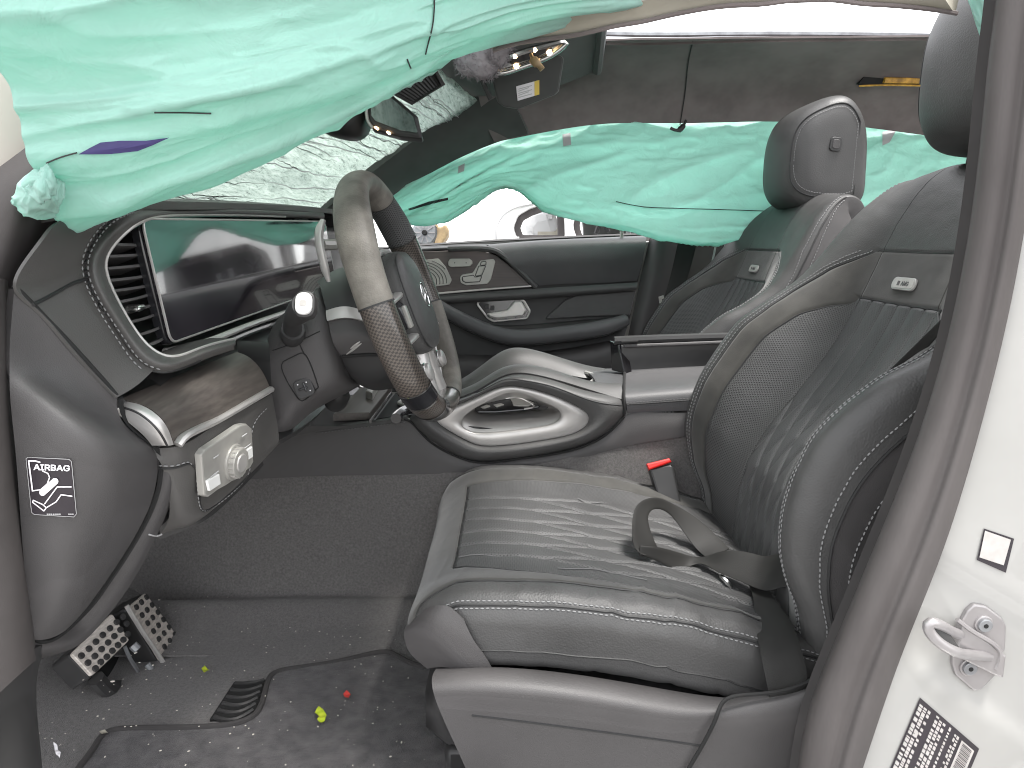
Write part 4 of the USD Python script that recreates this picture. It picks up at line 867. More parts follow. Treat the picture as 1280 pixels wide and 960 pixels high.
brk = [(165, 400), (203, 365), (238, 330), (272, 296), (308, 263), (342, 232), (372, 205), (198, 435), (232, 402), (266, 367), (299, 334), (330, 302), (360, 270), (390, 240), (235, 464), (262, 432), (292, 405), (320, 375), (348, 347), (375, 320), (396, 293)]
acc = [(440, 157), (465, 132), (490, 107), (468, 197), (493, 171), (518, 146), (496, 237), (521, 209), (547, 182), (525, 277), (550, 248), (575, 219), (552, 316), (578, 287), (603, 257), (580, 355), (607, 325), (632, 294), (608, 395), (634, 362), (660, 331), (635, 434), (661, 401), (687, 369)]
pedal('wide studded steel brake pedal half hidden under the dashboard', [(89, 817), (115, 845), (162, 800), (140, 766)], [.455, .455, .55, .55], brk, 'brake_pedal', ([-.05, 0, .05], [-.16, .02, .30]))
pb, plb = pedal('long narrow studded steel accelerator pedal right of the brake', [(161, 759), (214, 845), (237, 815), (182, 741)], [.575, .575, .635, .635], acc, 'accelerator_pedal', ([-.06, 0, -.01], [-.16, .0, .12]))
obj('foot', plb.pad([(214, 845), (219, 866), (246, 846), (237, 815)], .012, .003, z=-.016, r=.003), 'dark_plastic', pb, label='black lower end of the pedal')
obj('side_rail', tube(spl(L3([(158, 757, .57), (185, 800, .57), (206, 832, .57), (212, 850, .57), (219, 866, .57)]), 16), .004, 6), 'satin_silver', pb)
bp2 = thing('pedal_bracket', 'dark pedal bracket and rods in the opening between the two pedals', 'bracket', P(170, 830, .52))
obj('bracket', tube(spl(L3([(120, 848, .46), (135, 862, .48), (150, 858, .52), (168, 850, .56)]), 16), [.012] * 16, 8), 'dark_plastic', bp2)
obj('rod', tube(spl(L3([(156, 808, .53), (163, 824, .53), (172, 838, .54), (178, 852, .55)]), 14), .003, 6), 'grey_metal', bp2)
obj('rod', tube(spl(L3([(166, 806, .54), (172, 812, .54)]), 4), .007, 8), 'grey_metal', bp2)
obj('rod', tube(spl(L3([(184, 830, .55), (192, 840, .55)]), 4), .005, 8), 'grey_metal', bp2)
obj('well', sheet(patch([[(112, 850, .50), (140, 866, .50), (180, 876, .52), (220, 874, .55), (236, 866, .60)], [(130, 800, .60), (150, 805, .62), (180, 810, .66), (210, 815, .68), (225, 820, .70)]], 20, 8), .005), 'black_gap', bp2)
obj('rim', tube(spl(L3([(112, 848, .485), (130, 862, .485), (160, 874, .50), (185, 876, .52)]), 20), .003, 6), 'dark_plastic', bp2)

# ================================================================ floor mat and litter
MZ = 0.012
mp_ = Plane([-.3, .4, MZ], [1, 0, 0], [0, 0, 1])
mo = [(60, 1010), (98, 961), (118, 934), (133, 916), (160, 911), (215, 910), (268, 908), (300, 903), (318, 894), (327, 880), (333, 858), (341, 843), (358, 837), (400, 831), (444, 822), (479, 815), (496, 820), (527, 833), (557, 833), (585, 850), (600, 920), (640, 1010), (640, 1150), (40, 1150)]
mpoly = sg.Polygon(mp_.px(mo)).buffer(0)
v, f = trimesh.creation.triangulate_polygon(mpoly, engine='earcut')
mm = trimesh.Trimesh(np.c_[v, 0 * v[:, 0]], f, process=False).subdivide_to_size(.012, max_iter=20)
vv = mm.vertices.copy(); zz = .010 * (meshkit.fbm(np.c_[vv[:, :2] * 6, 0 * vv[:, :1]], 3, 12) - .5)
topv = np.c_[vv[:, :2], zz]; A = mp_.put(trimesh.Trimesh(topv, mm.faces, process=False))
fm = thing('floor_mat', 'dusty dark carpet mat with bound edge in the driver footwell', 'floor mat', mp_.at(0, 0, 0))
obj('pile', A, 'mat_pile', fm, smooth=True)
sk = mp_.put(pad2d(mpoly.buffer(-.002), .006, .001), -.013)
obj('backing', sk, 'dark_plastic', fm)
ed_ = spl(mp_.px(mo[:20]), 160); obj('binding', tube(np.array([mp_.at(x, y, .0005) for x, y in ed_]), .0042, 7), 'dark_liner', fm)
def litter(name, pts, zc, mt, label, cat, curl=.004, sub=.003, group=None):
    pl = Plane([0, 0, zc], [1, 0, 0], [0, 0, 1]); q = sg.Polygon(pl.px(pts))
    v, f = trimesh.creation.triangulate_polygon(q, engine='earcut'); m = trimesh.Trimesh(np.c_[v, 0 * v[:, 0]], f, process=False).subdivide_to_size(sub, max_iter=10)
    w = m.vertices - m.vertices.mean(0); w[:, 2] += curl * (meshkit.noise(np.c_[w[:, :2] * 160, 0 * w[:, :1]], 4)) + 6 * (w[:, 0] ** 2)
    top = pl.put(trimesh.Trimesh(w + [*q.centroid.coords[0], .001], m.faces, process=False))
    bot = top.copy(); bot.vertices -= [0, 0, .0006]; bot.invert()
    return obj(name, join(top, bot), mt, None, label, cat, group)
litter('fallen_leaf', [(393, 893), (398, 887), (403, 889), (408, 896), (406, 903), (400, 905), (396, 901), (399, 897)], .017, 'leaf', 'crumpled yellow-green leaf lying on the floor mat', 'leaf')
litter('fallen_leaf', [(252, 837), (256, 834), (259, 837), (263, 839), (259, 841), (255, 842)], .006, 'leaf', 'tiny yellow-green leaf scrap on the carpet by the pedals', 'leaf')
litter('red_petal', [(429, 869), (433, 865), (438, 869), (436, 874), (431, 873)], .017, 'red_petal', 'small red scrap lying on the floor mat', 'petal')
litter('paper_scrap', [(66, 929), (71, 932), (72, 938), (76, 943), (74, 948), (69, 942)], .004, 'print_white', 'torn white paper scrap on the carpet at lower left', 'paper scrap')
litter('paper_scrap', [(124, 916), (131, 914), (135, 917), (128, 919)], .018, 'beige_trim', 'pale chip at the corner of the floor mat', 'chip')
rng = np.random.default_rng(11)
cr = []
for k in range(330):
    x, y = rng.uniform(-.62, .0), rng.uniform(.18, .72)
    z = (.0135 if mpoly.contains(sg.Point(*((np.array([x, y, MZ]) - mp_.o) @ mp_.R[:, :2]))) else .004)
    if x < -.5: z += .02 + .5 * (-.5 - x) ** 1.3
    s = rng.uniform(.0005, .0013) * (1.7 if rng.random() < .08 else 1)
    m_ = trimesh.creation.icosahedron(); m_.apply_scale([s * rng.uniform(.6, 1.8), s, s * .5]); m_.apply_transform(trimesh.transformations.rotation_matrix(rng.uniform(0, 6), [0, 0, 1])); m_.apply_translation([x, y, z + .003]); cr.append(m_)
obj('crumbs', join(cr), 'crumb', None, 'pale crumbs and glass grains scattered over carpet and mat', 'crumbs', kind='stuff')

# ================================================================ centre console
con = thing('center_console', 'leather centre console with arched grip handles and silver hexagonal surround', 'console', P(640, 540, .85))
def yy(pts, Y): return [(a, b, Y) for a, b in pts]
sdp = patch([yy([(318, 560), (402, 538), (470, 530), (513, 525), (535, 546), (565, 566), (600, 577), (700, 565), (752, 546), (780, 520), (840, 516), (930, 510)], .768),
             yy([(310, 580), (402, 566), (470, 562), (513, 560), (545, 572), (575, 580), (620, 582), (705, 571), (757, 555), (790, 538), (850, 530), (930, 524)], .762),
             yy([(300, 600), (402, 595), (470, 594), (513, 593), (560, 592), (590, 591), (640, 588), (710, 577), (762, 563), (800, 554), (860, 545), (930, 534)], .762)], 90, 20)
obj('side_panel', sheet(sdp, .02), 'trim_plastic', con)
outer = [(513, 523), (530, 512), (560, 503), (592, 492), (620, 476), (645, 468), (690, 475), (740, 490), (778, 501), (781, 517), (752, 545), (700, 564), (600, 576), (565, 566), (528, 543)]
inner = [(546, 524), (556, 514), (575, 505), (600, 494), (622, 485), (645, 483), (690, 494), (715, 505), (734, 518), (734, 529), (720, 540), (690, 548), (610, 557), (585, 551), (558, 536)]
openg = [(576, 527), (582, 518), (597, 508), (615, 499), (630, 492.5), (650, 492), (680, 503), (697, 511), (702, 518), (697, 526), (682, 532), (650, 537), (605, 541), (588, 539), (578, 533)]
mid = [((a + c) / 2, (b + d) / 2) for (a, b), (c, d) in zip(outer, inner)]
mid2 = [((a + c) / 2, (b + d) / 2) for (a, b), (c, d) in zip(inner, openg)]
def loop(pts, Y, n=160): return spl(L3(yy(pts, Y)), n, closed=True)
def loft(loops, nv): 
    R = np.array(loops); t = np.r_[0, np.cumsum(np.sqrt(np.linalg.norm(np.diff(R, axis=0), axis=2).mean(1)))]
    A = CubicSpline(t, R, bc_type='natural', axis=0)(np.linspace(0, t[-1], nv)) if len(R) > 2 else R
    v, f = gridmesh(A, wrap=True); return trimesh.Trimesh(v, f, process=False), A
lo = [loop(outer, .785), loop(outer, .772), loop(mid, .745), loop(inner, .758), loop(inner, .768)]
m_, bolA = loft(lo, 30); obj('surround_bolster', m_, 'leather', con, smooth=50)
m_, silA = loft([loop(inner, .764), loop(inner, .757), loop(mid2, .752), loop(openg, .757), loop(openg, .766)], 20); obj('silver_surround', m_, 'satin_silver', con, smooth=50)
ctr = np.array([641., 509.])
def shr(kx, ky, Y): return loop([tuple(ctr + (np.array(q) - [640, 516]) * [kx, ky]) for q in openg], Y)
cav = [loop(openg, .764), shr(.97, .86, .775), shr(.88, .56, .80), shr(.74, .32, .825), shr(.5, .14, .84), shr(.04, .02, .842)]
m_, cavA = loft(cav, 30); obj('surround_bowl', m_, 'satin_silver', con, smooth=50)
# control strip inside the bowl
cp = Plane(P(640, 506, .81), [1, 0, 0], [0, -.8, .55])
obj('control_strip', cp.pad([(592, 512), (607, 503), (632, 496), (650, 496), (672, 505), (676, 510), (655, 514), (620, 517), (598, 517)], .006, .002, r=.003), 'gloss_black', con)
for pts in ([(601, 511), (609, 508), (613, 510), (605, 513)], [(617, 508), (626, 506), (630, 508), (621, 511)], [(638, 500), (655, 500), (668, 506), (660, 510), (642, 509)]):
    obj('control_button', cp.pad(pts, .004, .001, z=.006), 'silver_plastic', con)
obj('touch_rim', tube(spl(np.array([PN(a, b, cp.at(0, 0, .009), cp.R[:, 2]) for a, b in [(632, 498), (648, 497), (662, 503), (668, 508), (655, 511)]]), 20), .0018, 6), 'chrome', con)
# near grip roll, far grip, tray between
ng = patch([yy([(540, 510), (560, 503), (592, 492), (620, 476), (645, 468), (690, 475), (740, 490), (778, 501)], .774), yy([(545, 504), (563, 496), (594, 484), (621, 468), (645, 460.5), (690, 467), (737, 481), (777, 489)], .792), yy([(552, 503), (570, 494), (597, 482), (622, 467), (647, 460), (690, 466), (733, 479), (775, 482)], .815), yy([(556, 516), (574, 507), (600, 497), (625, 485), (648, 480), (688, 484), (726, 492), (770, 496)], .826), yy([(556, 545), (574, 536), (600, 526), (625, 516), (648, 512), (688, 512), (726, 512), (770, 512)], .828)], 80, 26)
obj('near_grip', sheet(ng[:17], .004), 'leather', con)
obj('grip_wall', sheet(ng[16:], .004), 'dark_plastic', con)
fg = patch([yy([(560, 548), (590, 532), (615, 522), (640, 515), (688, 510), (722, 506), (748, 496)], .962), yy([(564, 506), (592, 495), (617, 482), (641, 473), (690, 476), (726, 482), (750, 482)], .968), yy([(566, 494), (592, 481), (618, 465), (642, 455), (690, 463), (730, 472), (754, 474)], .978), yy([(568, 485), (593, 470), (618, 452), (643, 442), (690, 450), (732, 462), (756, 466)], 1.0), yy([(568, 482), (593, 467), (618, 449), (643, 438), (690, 447), (732, 459), (756, 463)], 1.03), yy([(568, 500), (593, 490), (618, 480), (643, 470), (690, 470), (732, 474), (756, 474)], 1.06)], 80, 40)
obj('far_grip', sheet(fg[15:], .004), 'leather', con)
obj('grip_wall', sheet(fg[:16], .004), 'dark_plastic', con)
obj('grip_tray', sheet(np.array([[[-.10, .80, .335], [.02, .80, .345], [.10, .80, .35], [.13, .80, .36]], [[-.10, .98, .335], [.02, .98, .345], [.10, .98, .35], [.14, .98, .36]]]), .006), 'dark_plastic', con)
shl = patch([yy([(728, 462), (752, 461), (777, 460)], 1.04), yy([(738, 468), (758, 466), (778, 466)], .95), yy([(744, 482), (760, 481), (779, 480)], .82), yy([(738, 489), (758, 494), (779, 497)], .782), yy([(738, 493), (758, 500), (780, 508)], .768)], 24, 24)
obj('rear_pad', sheet(shl, .006), 'leather_soft', con)
obj('tray_end', tube(spl(L3([(738, 479, .90), (744, 474, .93), (741, 469, .965), (732, 466, .985)]), 12), .005, 8), 'satin_silver', con)
dng = Drape(ng[:12]); dfg = Drape(fg[12:26]); dsd = Drape(sdp); dbo = Drape(bolA)
obj('grip_stitching', stitches(dng([(560, 499), (592, 488), (620, 472), (645, 464), (690, 471), (740, 486), (776, 495)], 80), .006, r=.0007), 'thread_dark', con)
obj('grip_stitching', stitches(dfg([(572, 490), (592, 478), (618, 461), (642, 450), (690, 458), (732, 470)], 60), .006, r=.0007), 'thread_dark', con)
obj('bolster_seam', tube(loop(mid, .7435)[20:70] * 0 + dbo([(546, 512), (575, 499), (605, 487), (630, 475), (650, 475), (690, 483), (730, 498), (758, 505), (779, 507)], 50, off=0.0), .0013, 5), 'seam_cord', con)
obj('panel_gap', tube(spl(L3(yy([(505, 524), (513, 527), (533, 548), (565, 568), (600, 578), (650, 573), (700, 566), (752, 547), (780, 521)], .764)), 60), .0022, 6), 'black_gap', con)
obj('side_stitching', stitches(dsd([(402, 541), (440, 536), (480, 531), (510, 528)], 40), .006, r=.0007), 'thread_dark', con)
# console top ahead of the grips
ct = Plane([-.2, .9, .338], [1, 0, 0], [0, 0, 1])
obj('console_top', sheet(np.array([[[-.62, .768, .345], [-.3, .768, .340], [-.12, .768, .345], [.02, .768, .33]], [[-.62, 1.05, .345], [-.3, 1.05, .340], [-.12, 1.05, .345], [.02, 1.05, .33]]]), .02), 'dark_plastic', con)
obj('ribbed_cover', ct.pad([(417, 529), (450, 494), (489, 492), (463, 527)], .014, .003, z=.004), 'carbon_fibre' if False else 'wood_trim', con)
obj('cover_edge', tube(np.array([PN(a, b, ct.at(0, 0, .018), ct.R[:, 2]) for a, b in [(463, 527), (476, 510), (489, 492)]]), .003, 6), 'gloss_black', con)
obj('toggle', ct.pad([(458, 508), (467, 493), (474, 496), (466, 511)], .022, .003, z=.012), 'silver_plastic', con)
obj('cup_recess', ct.pad([(470, 527), (494, 494), (560, 492), (545, 514)], .003, .001, z=.002), 'black_gap', con)
for c, r in (((520, 520), .036), ((520, 503), .034)):
    q = PN(*c, ct.at(0, 0, .01), ct.R[:, 2]); obj('cup_ring', tube(np.array([q + [r * math.cos(a), r * math.sin(a), 0] for a in np.linspace(0, 2 * np.pi, 40, endpoint=False)]), .004, 7, closed=True), 'silver_plastic', con)
obj('cup_ridge', tube(spl(np.array([PN(a, b, ct.at(0, 0, .02), ct.R[:, 2]) for a, b in [(495, 523), (505, 514), (522, 508), (545, 505)]]), 16), .010, 8), 'gloss_black', con)
obj('top_edge', tube(spl(L3(yy([(396, 540), (430, 535), (470, 530), (510, 524)], .775)), 16), .008, 8), 'leather', con)
# armrest pad and upright open lid
arm = patch([yy([(783, 462), (840, 459), (905, 456), (1000, 452)], .93), yy([(782, 470), (840, 467), (905, 463), (1000, 458)], .895), yy([(782, 485), (840, 481), (905, 476), (1000, 470)], .80), yy([(782, 497), (840, 492), (905, 487), (1000, 480)], .768), yy([(783, 508), (840, 503), (905, 498), (1000, 490)], .764), yy([(784, 517), (840, 514), (905, 511), (1000, 504)], .770)], 60, 36)
obj('armrest', sheet(arm, .01), 'leather_soft', con, label='smooth grey leather armrest pad')
dar = Drape(arm)
obj('armrest_seam', tube(dar([(783, 506), (840, 502), (905, 497)], 30, off=0.0), .0012, 5), 'seam_cord', con)
obj('armrest_stitching', stitches(dar([(783, 503.5), (840, 499.5), (905, 494.5)], 30), .006, r=.0007), 'thread_dark', con)
obj('armrest_gap', tube(spl(L3([(781, 462, .95), (780, 482, .81), (780, 500, .766), (781, 518, .764)]), 20), .003, 6), 'black_gap', con)
lid = thing('armrest_lid', 'upright black open lid standing on the centre armrest', 'lid', P(840, 445, .94))
lp_ = planeY(.93)
obj('lid_panel', Plane(P(840, 445, .935), [1, 0, -.01], [0, -1, .1]).pad([(776, 431), (960, 424), (960, 462), (784, 467), (777, 463)], .010, .003, z=-.006), 'dark_plastic', lid)
obj('lid_rim', tube(spl(L3([(768, 426, .945), (800, 424.5, .945), (860, 422.5, .945), (960, 420, .945)]), 16), .009, 8), 'dark_plastic', lid)
obj('lid_top', Plane(P(840, 428, .935), [1, 0, -.01], [0, -1, .4]).pad([(778, 432), (960, 425), (960, 429), (780, 436)], .006, .002, z=.006), 'trim_plastic', lid)
obj('lid_end', Plane(P(770, 445, .95), [.25, -.5, 0], [-.7, -1, .1]).pad([(765, 426), (776, 431), (783, 467), (767, 463)], .02, .003, z=-.014), 'gloss_black', lid)
obj('latch_slot', Plane(P(787, 428, .925), [1, 0, 0], [0, -1, .3]).pad([(776, 427), (797, 426), (797, 428.5), (776, 429.5)], .004, .001, z=.004), 'black_gap', lid)
# seat belt buckle between seat and console
bk = thing('belt_buckle', 'black seat belt buckle with red release button beside the driver seat', 'buckle', P(828, 600, .70))
bkp = Plane(P(826, 600, .72), [1, 0, .1], [-.1, -1, .45])
obj('buckle_body', bkp.pad([(812, 587), (836, 580), (842, 584), (854, 640), (828, 640)], .022, .004, z=-.02), 'dark_plastic', bk)
obj('release_button', bkp.pad([(808, 580), (836, 573), (839, 578), (811, 588)], .014, .003, z=-.008), 'red_plastic', bk)
obj('buckle_stalk', tube(L3([(840, 630, .725), (858, 690, .725)]), .012, 8), 'dark_plastic', bk)

# ================================================================ passenger door (far side)
dr = thing('passenger_door', 'far passenger door with dark wood panel, silver seat controls and window missing', 'door', P(680, 400, 1.62))
DB = [[(470, 312, 1.66), (527, 308, 1.66), (606, 303, 1.66), (700, 299, 1.66), (806, 294, 1.66)], [(470, 330, 1.64), (527, 330, 1.63), (606, 330, 1.635), (700, 330, 1.635), (804, 325, 1.635)], [(470, 366, 1.63), (527, 364, 1.625), (606, 362, 1.63), (700, 358, 1.63), (797, 353, 1.63)], [(480, 400, 1.62), (530, 400, 1.62), (606, 398, 1.63), (700, 395, 1.63), (788, 395, 1.63)], [(490, 430, 1.615), (540, 430, 1.615), (606, 430, 1.62), (700, 425, 1.62), (782, 415, 1.62)], [(490, 490, 1.60), (540, 490, 1.60), (606, 490, 1.60), (700, 490, 1.60), (768, 480, 1.60)]]
db = patch(DB, 60, 50)
obj('door_card', sheet(db, .05), 'dark_plastic', dr)
ddb = Drape(db)
up = patch([[(606, 306, 1.655), (665, 301.5, 1.655), (730, 298, 1.655), (806, 294.5, 1.655)], [(614, 309, 1.61), (668, 304, 1.61), (730, 301, 1.61), (808, 298, 1.61)], [(634, 326, 1.592), (672, 322, 1.592), (730, 319, 1.592), (806, 312, 1.592)], [(656, 343, 1.60), (684, 341, 1.60), (730, 338, 1.60), (801, 334, 1.60)], [(674, 357, 1.615), (700, 355, 1.615), (740, 354, 1.615), (796, 351, 1.615)]], 40, 30)
obj('upper_pad', sheet(up, .02), 'leather_soft', dr)
up2 = patch([[(470, 313, 1.655), (527, 308, 1.655), (570, 306, 1.655), (612, 305, 1.655)], [(470, 317, 1.62), (527, 311.5, 1.62), (570, 309.5, 1.62), (618, 309.5, 1.62)], [(470, 320, 1.622), (527, 314, 1.622), (570, 312, 1.622), (618, 312.5, 1.622)]], 30, 12)
obj('upper_rail', sheet(up2, .02), 'leather_soft', dr)
obj('curved_border', tube(spl(L3([(560, 311, 1.605), (606, 311, 1.60), (624, 316, 1.60), (646, 335, 1.602), (670, 359, 1.61)]), 40), .0085, 8, flat=1.0), 'leather', dr)
wp2 = Plane([0, 1.618, .5], [1, 0, 0], [0, -1, .06])
wpp = wp2.poly([(500, 316), (560, 313.5), (606, 314), (622, 320), (644, 338), (663, 357), (610, 361), (552, 366), (500, 370)])
obj('wood_panel', wp2.put(pad2d(wpp, .012, .002)), 'wood_trim_door', dr)
obj('silver_line', tube(spl(L3([(500, 371, 1.604), (552, 366.5, 1.604), (610, 361.5, 1.604), (664, 357.5, 1.604)]), 30), .003, 6), 'satin_silver', dr)
obj('mid_rail', sheet(patch([[(540, 369, 1.606), (664, 361, 1.606), (797, 353, 1.61)], [(545, 376, 1.60), (664, 369, 1.60), (796, 360, 1.604)], [(550, 380, 1.612), (664, 374, 1.612), (795, 364, 1.616)]], 40, 12), .01), 'leather', dr)
# speaker grille with curved ribs
spp = Plane([0, 1.606, .5], [1, 0, 0], [0, -1, .06])
gpts = [(530, 325), (548, 323), (557, 333), (565, 350), (562, 356), (545, 358), (530, 359)]
gpoly = spp.poly(gpts, 0, .004)
obj('speaker_grille', spp.put(pad2d(gpoly, .004, .001), -.002), 'silver_plastic', dr)
gx0, gy0 = spp.px([(528, 352)])[0]
for k in range(7):
    r = .018 + .0075 * k; arc = sg.LineString([(gx0 + r * math.cos(a) * 1.25, gy0 + r * math.sin(a)) for a in np.linspace(-.3, 2.0, 24)]).intersection(gpoly.buffer(-.005))
    for g in getattr(arc, 'geoms', [arc]):
        if g.is_empty or g.length < .01: continue
        obj('grille_slot', tube(np.array([spp.at(x, y, .0022) for x, y in g.coords]), .0011, 5), 'dark_plastic', dr)
scp2 = Plane([0, 1.606, .5], [1, 0, 0], [0, -1, .06])
C2 = lambda x, y: (500 + x / 3.765, 280 + y / 3.765)
obj('memory_buttons', scp2.pad([C2(226, 180), C2(236, 164), C2(328, 162), C2(342, 176), C2(342, 188), C2(330, 200), C2(240, 204), C2(228, 195)], .006, .0015, r=.004), 'silver_plastic', dr)
for x in (258, 312): 
    m_ = pad2d(disc(.0018, 10), .0068, .0002); q_ = scp2.px([C2(x, 183)])[0]; m_.apply_translation([*q_, 0]); obj('button_mark', scp2.put(m_), 'dark_plastic', dr)
obj('seat_control', scp2.pad([C2(378, 172), C2(440, 164), C2(449, 176), C2(428, 262), C2(412, 282), C2(310, 289), C2(286, 276), C2(282, 252), C2(292, 238), C2(342, 230)], .004, .001, r=.006), 'silver_plastic', dr)
for pts in ([C2(384, 180), C2(404, 178), C2(403, 192), C2(380, 194)], [C2(372, 200), C2(402, 198), C2(384, 240), C2(356, 244)], [C2(296, 250), C2(344, 243), C2(352, 252), C2(384, 246), C2(374, 270), C2(310, 274), C2(296, 266)]):
    obj('key_gap', scp2.put(pad2d(scp2.poly(pts, 0, .0015).buffer(.0022), .0012, .0002), .0034), 'dark_plastic', dr)
    obj('seat_control_key', scp2.pad(pts, .0035, .001, r=.0015, z=.0038), 'silver_plastic', dr)
# door handle
hp = Plane([0, 1.622, .5], [1, 0, 0], [0, -1, .06])
hb = hp.poly([(597, 380), (601, 375.5), (648, 373), (655, 377), (662, 389), (658, 397), (617, 401), (610, 397)], 0, .006)
obj('handle_bezel', hp.put(pad2d(hb.buffer(.004).difference(hb.buffer(-.002)), .008, .002)), 'satin_silver', dr)
obj('handle_recess', hp.put(pad2d(hb.buffer(-.001), .003, .0005)), 'gloss_black', dr)
obj('handle_lever', hp.pad([(608, 391.5), (634, 387), (643, 376), (651, 376), (658, 388), (654, 395), (621, 398.5), (612, 396)], .018, .005, z=.002, r=.002), 'satin_silver', dr)
for x, y in ((606, 384), (613, 386)): obj('lock_key', hp.pad([(x, y - 4), (x + 5, y - 4), (x + 5, y + 2), (x, y + 2)], .004, .001, z=.003), 'dark_plastic', dr)
# inlay, armrest, pocket
il = Plane([0, 1.624, .5], [1, 0, 0], [0, -1, .06])
obj('inlay_panel', il.put(pad2d(il.poly([(680, 399), (690, 390), (705, 376), (720, 369), (745, 364.5), (795, 361), (787, 394), (740, 395.5)], 0, .003), .006, .003)), 'leather', dr)
at_ = spl(L3([(505, 352, 1.585), (540, 378, 1.58), (570, 396, 1.568), (604, 412, 1.56), (642, 422, 1.555), (700, 418, 1.555), (750, 411, 1.56), (783, 400, 1.58)]), 60)
obj('armrest', tube(at_, np.interp(np.linspace(0, 1, 60), [0, .3, .6, .9, 1], [.018, .021, .024, .024, .017]), 14), 'leather_soft', dr)
obj('armrest_seam', tube(at_ + [0, -.016, -.0185], .0016, 5), 'seam_cord', dr)
obj('armrest_shelf', sheet(patch([[(560, 388, 1.615), (610, 405, 1.62), (680, 404, 1.62), (785, 395, 1.62)], [(575, 395, 1.57), (612, 408, 1.565), (690, 409, 1.56), (783, 399, 1.57)]], 30, 6), .006), 'dark_plastic', dr)
pk = patch([[(530, 440, 1.60), (600, 444, 1.595), (690, 438, 1.59), (770, 424, 1.60)], [(535, 452, 1.57), (600, 456, 1.56), (690, 450, 1.555), (775, 436, 1.57)], [(540, 500, 1.57), (600, 500, 1.56), (690, 500, 1.555), (775, 490, 1.57)]], 40, 20)
obj('door_pocket', sheet(pk, .01), 'trim_plastic', dr)
obj('lock_pin', tube(L3([(777, 297, 1.63), (777, 289, 1.63)]), .005, 8), 'silver_plastic', dr)
obj('outer_skin', sheet(patch([np.array([[-.40, 1.74, .64], [.2, 1.76, .66], [.42, 1.75, .67]]), np.array([[-.40, 1.80, .40], [.2, 1.82, .40], [.42, 1.80, .40]]), np.array([[-.40, 1.78, -.05], [.2, 1.79, -.05], [.42, 1.78, -.05]])], 20, 12), .004), 'white_paint', dr)
obj('sill_cap', sheet(patch([[(470, 311, 1.662), (606, 302, 1.662), (806, 293, 1.662)], [(470, 309, 1.75), (606, 300, 1.75), (806, 291, 1.75)]], 20, 4), .004), 'dark_liner', dr)

# ================================================================ front seats
def lines_groove(a, s, fam, depth=.0042, wid=.0045, puff=.004, pw=.016):
    """Quilting: depth below the surface near the sewn lines, a soft puff between them. fam: functions a(s)."""
    d = np.full(a.shape, 1.0)
    for fn in fam:
        e = 1e-3; sl = np.clip((fn(s + e) - fn(s - e)) / (2 * e), -1, 1)
        d = np.minimum(d, np.abs(a - fn(s)) / np.sqrt(1 + sl ** 2))
    return puff * (1 - np.exp(-(d / pw) ** 1.5)) - depth * np.exp(-(d / wid) ** 2)
def facegrid(A, cols, rows, uv=None):
    i0, i1 = rows; j0, j1 = cols
    return A[i0:i1 + 1, j0:j1 + 1]
def closed_part(A, t): return thick2(A, t)
def thick2(A, t, toward=None):
    n = np.cross(np.gradient(A, axis=0), np.gradient(A, axis=1)); n /= np.maximum(np.linalg.norm(n, axis=2, keepdims=True), 1e-12)
    return A, n
def profile_frame(prof, n):
    c = spl(prof, n); t = np.gradient(c, axis=0); t /= np.linalg.norm(t, axis=1, keepdims=True)
    return c, t
YC = .505
FAMB, FAMC = [], []
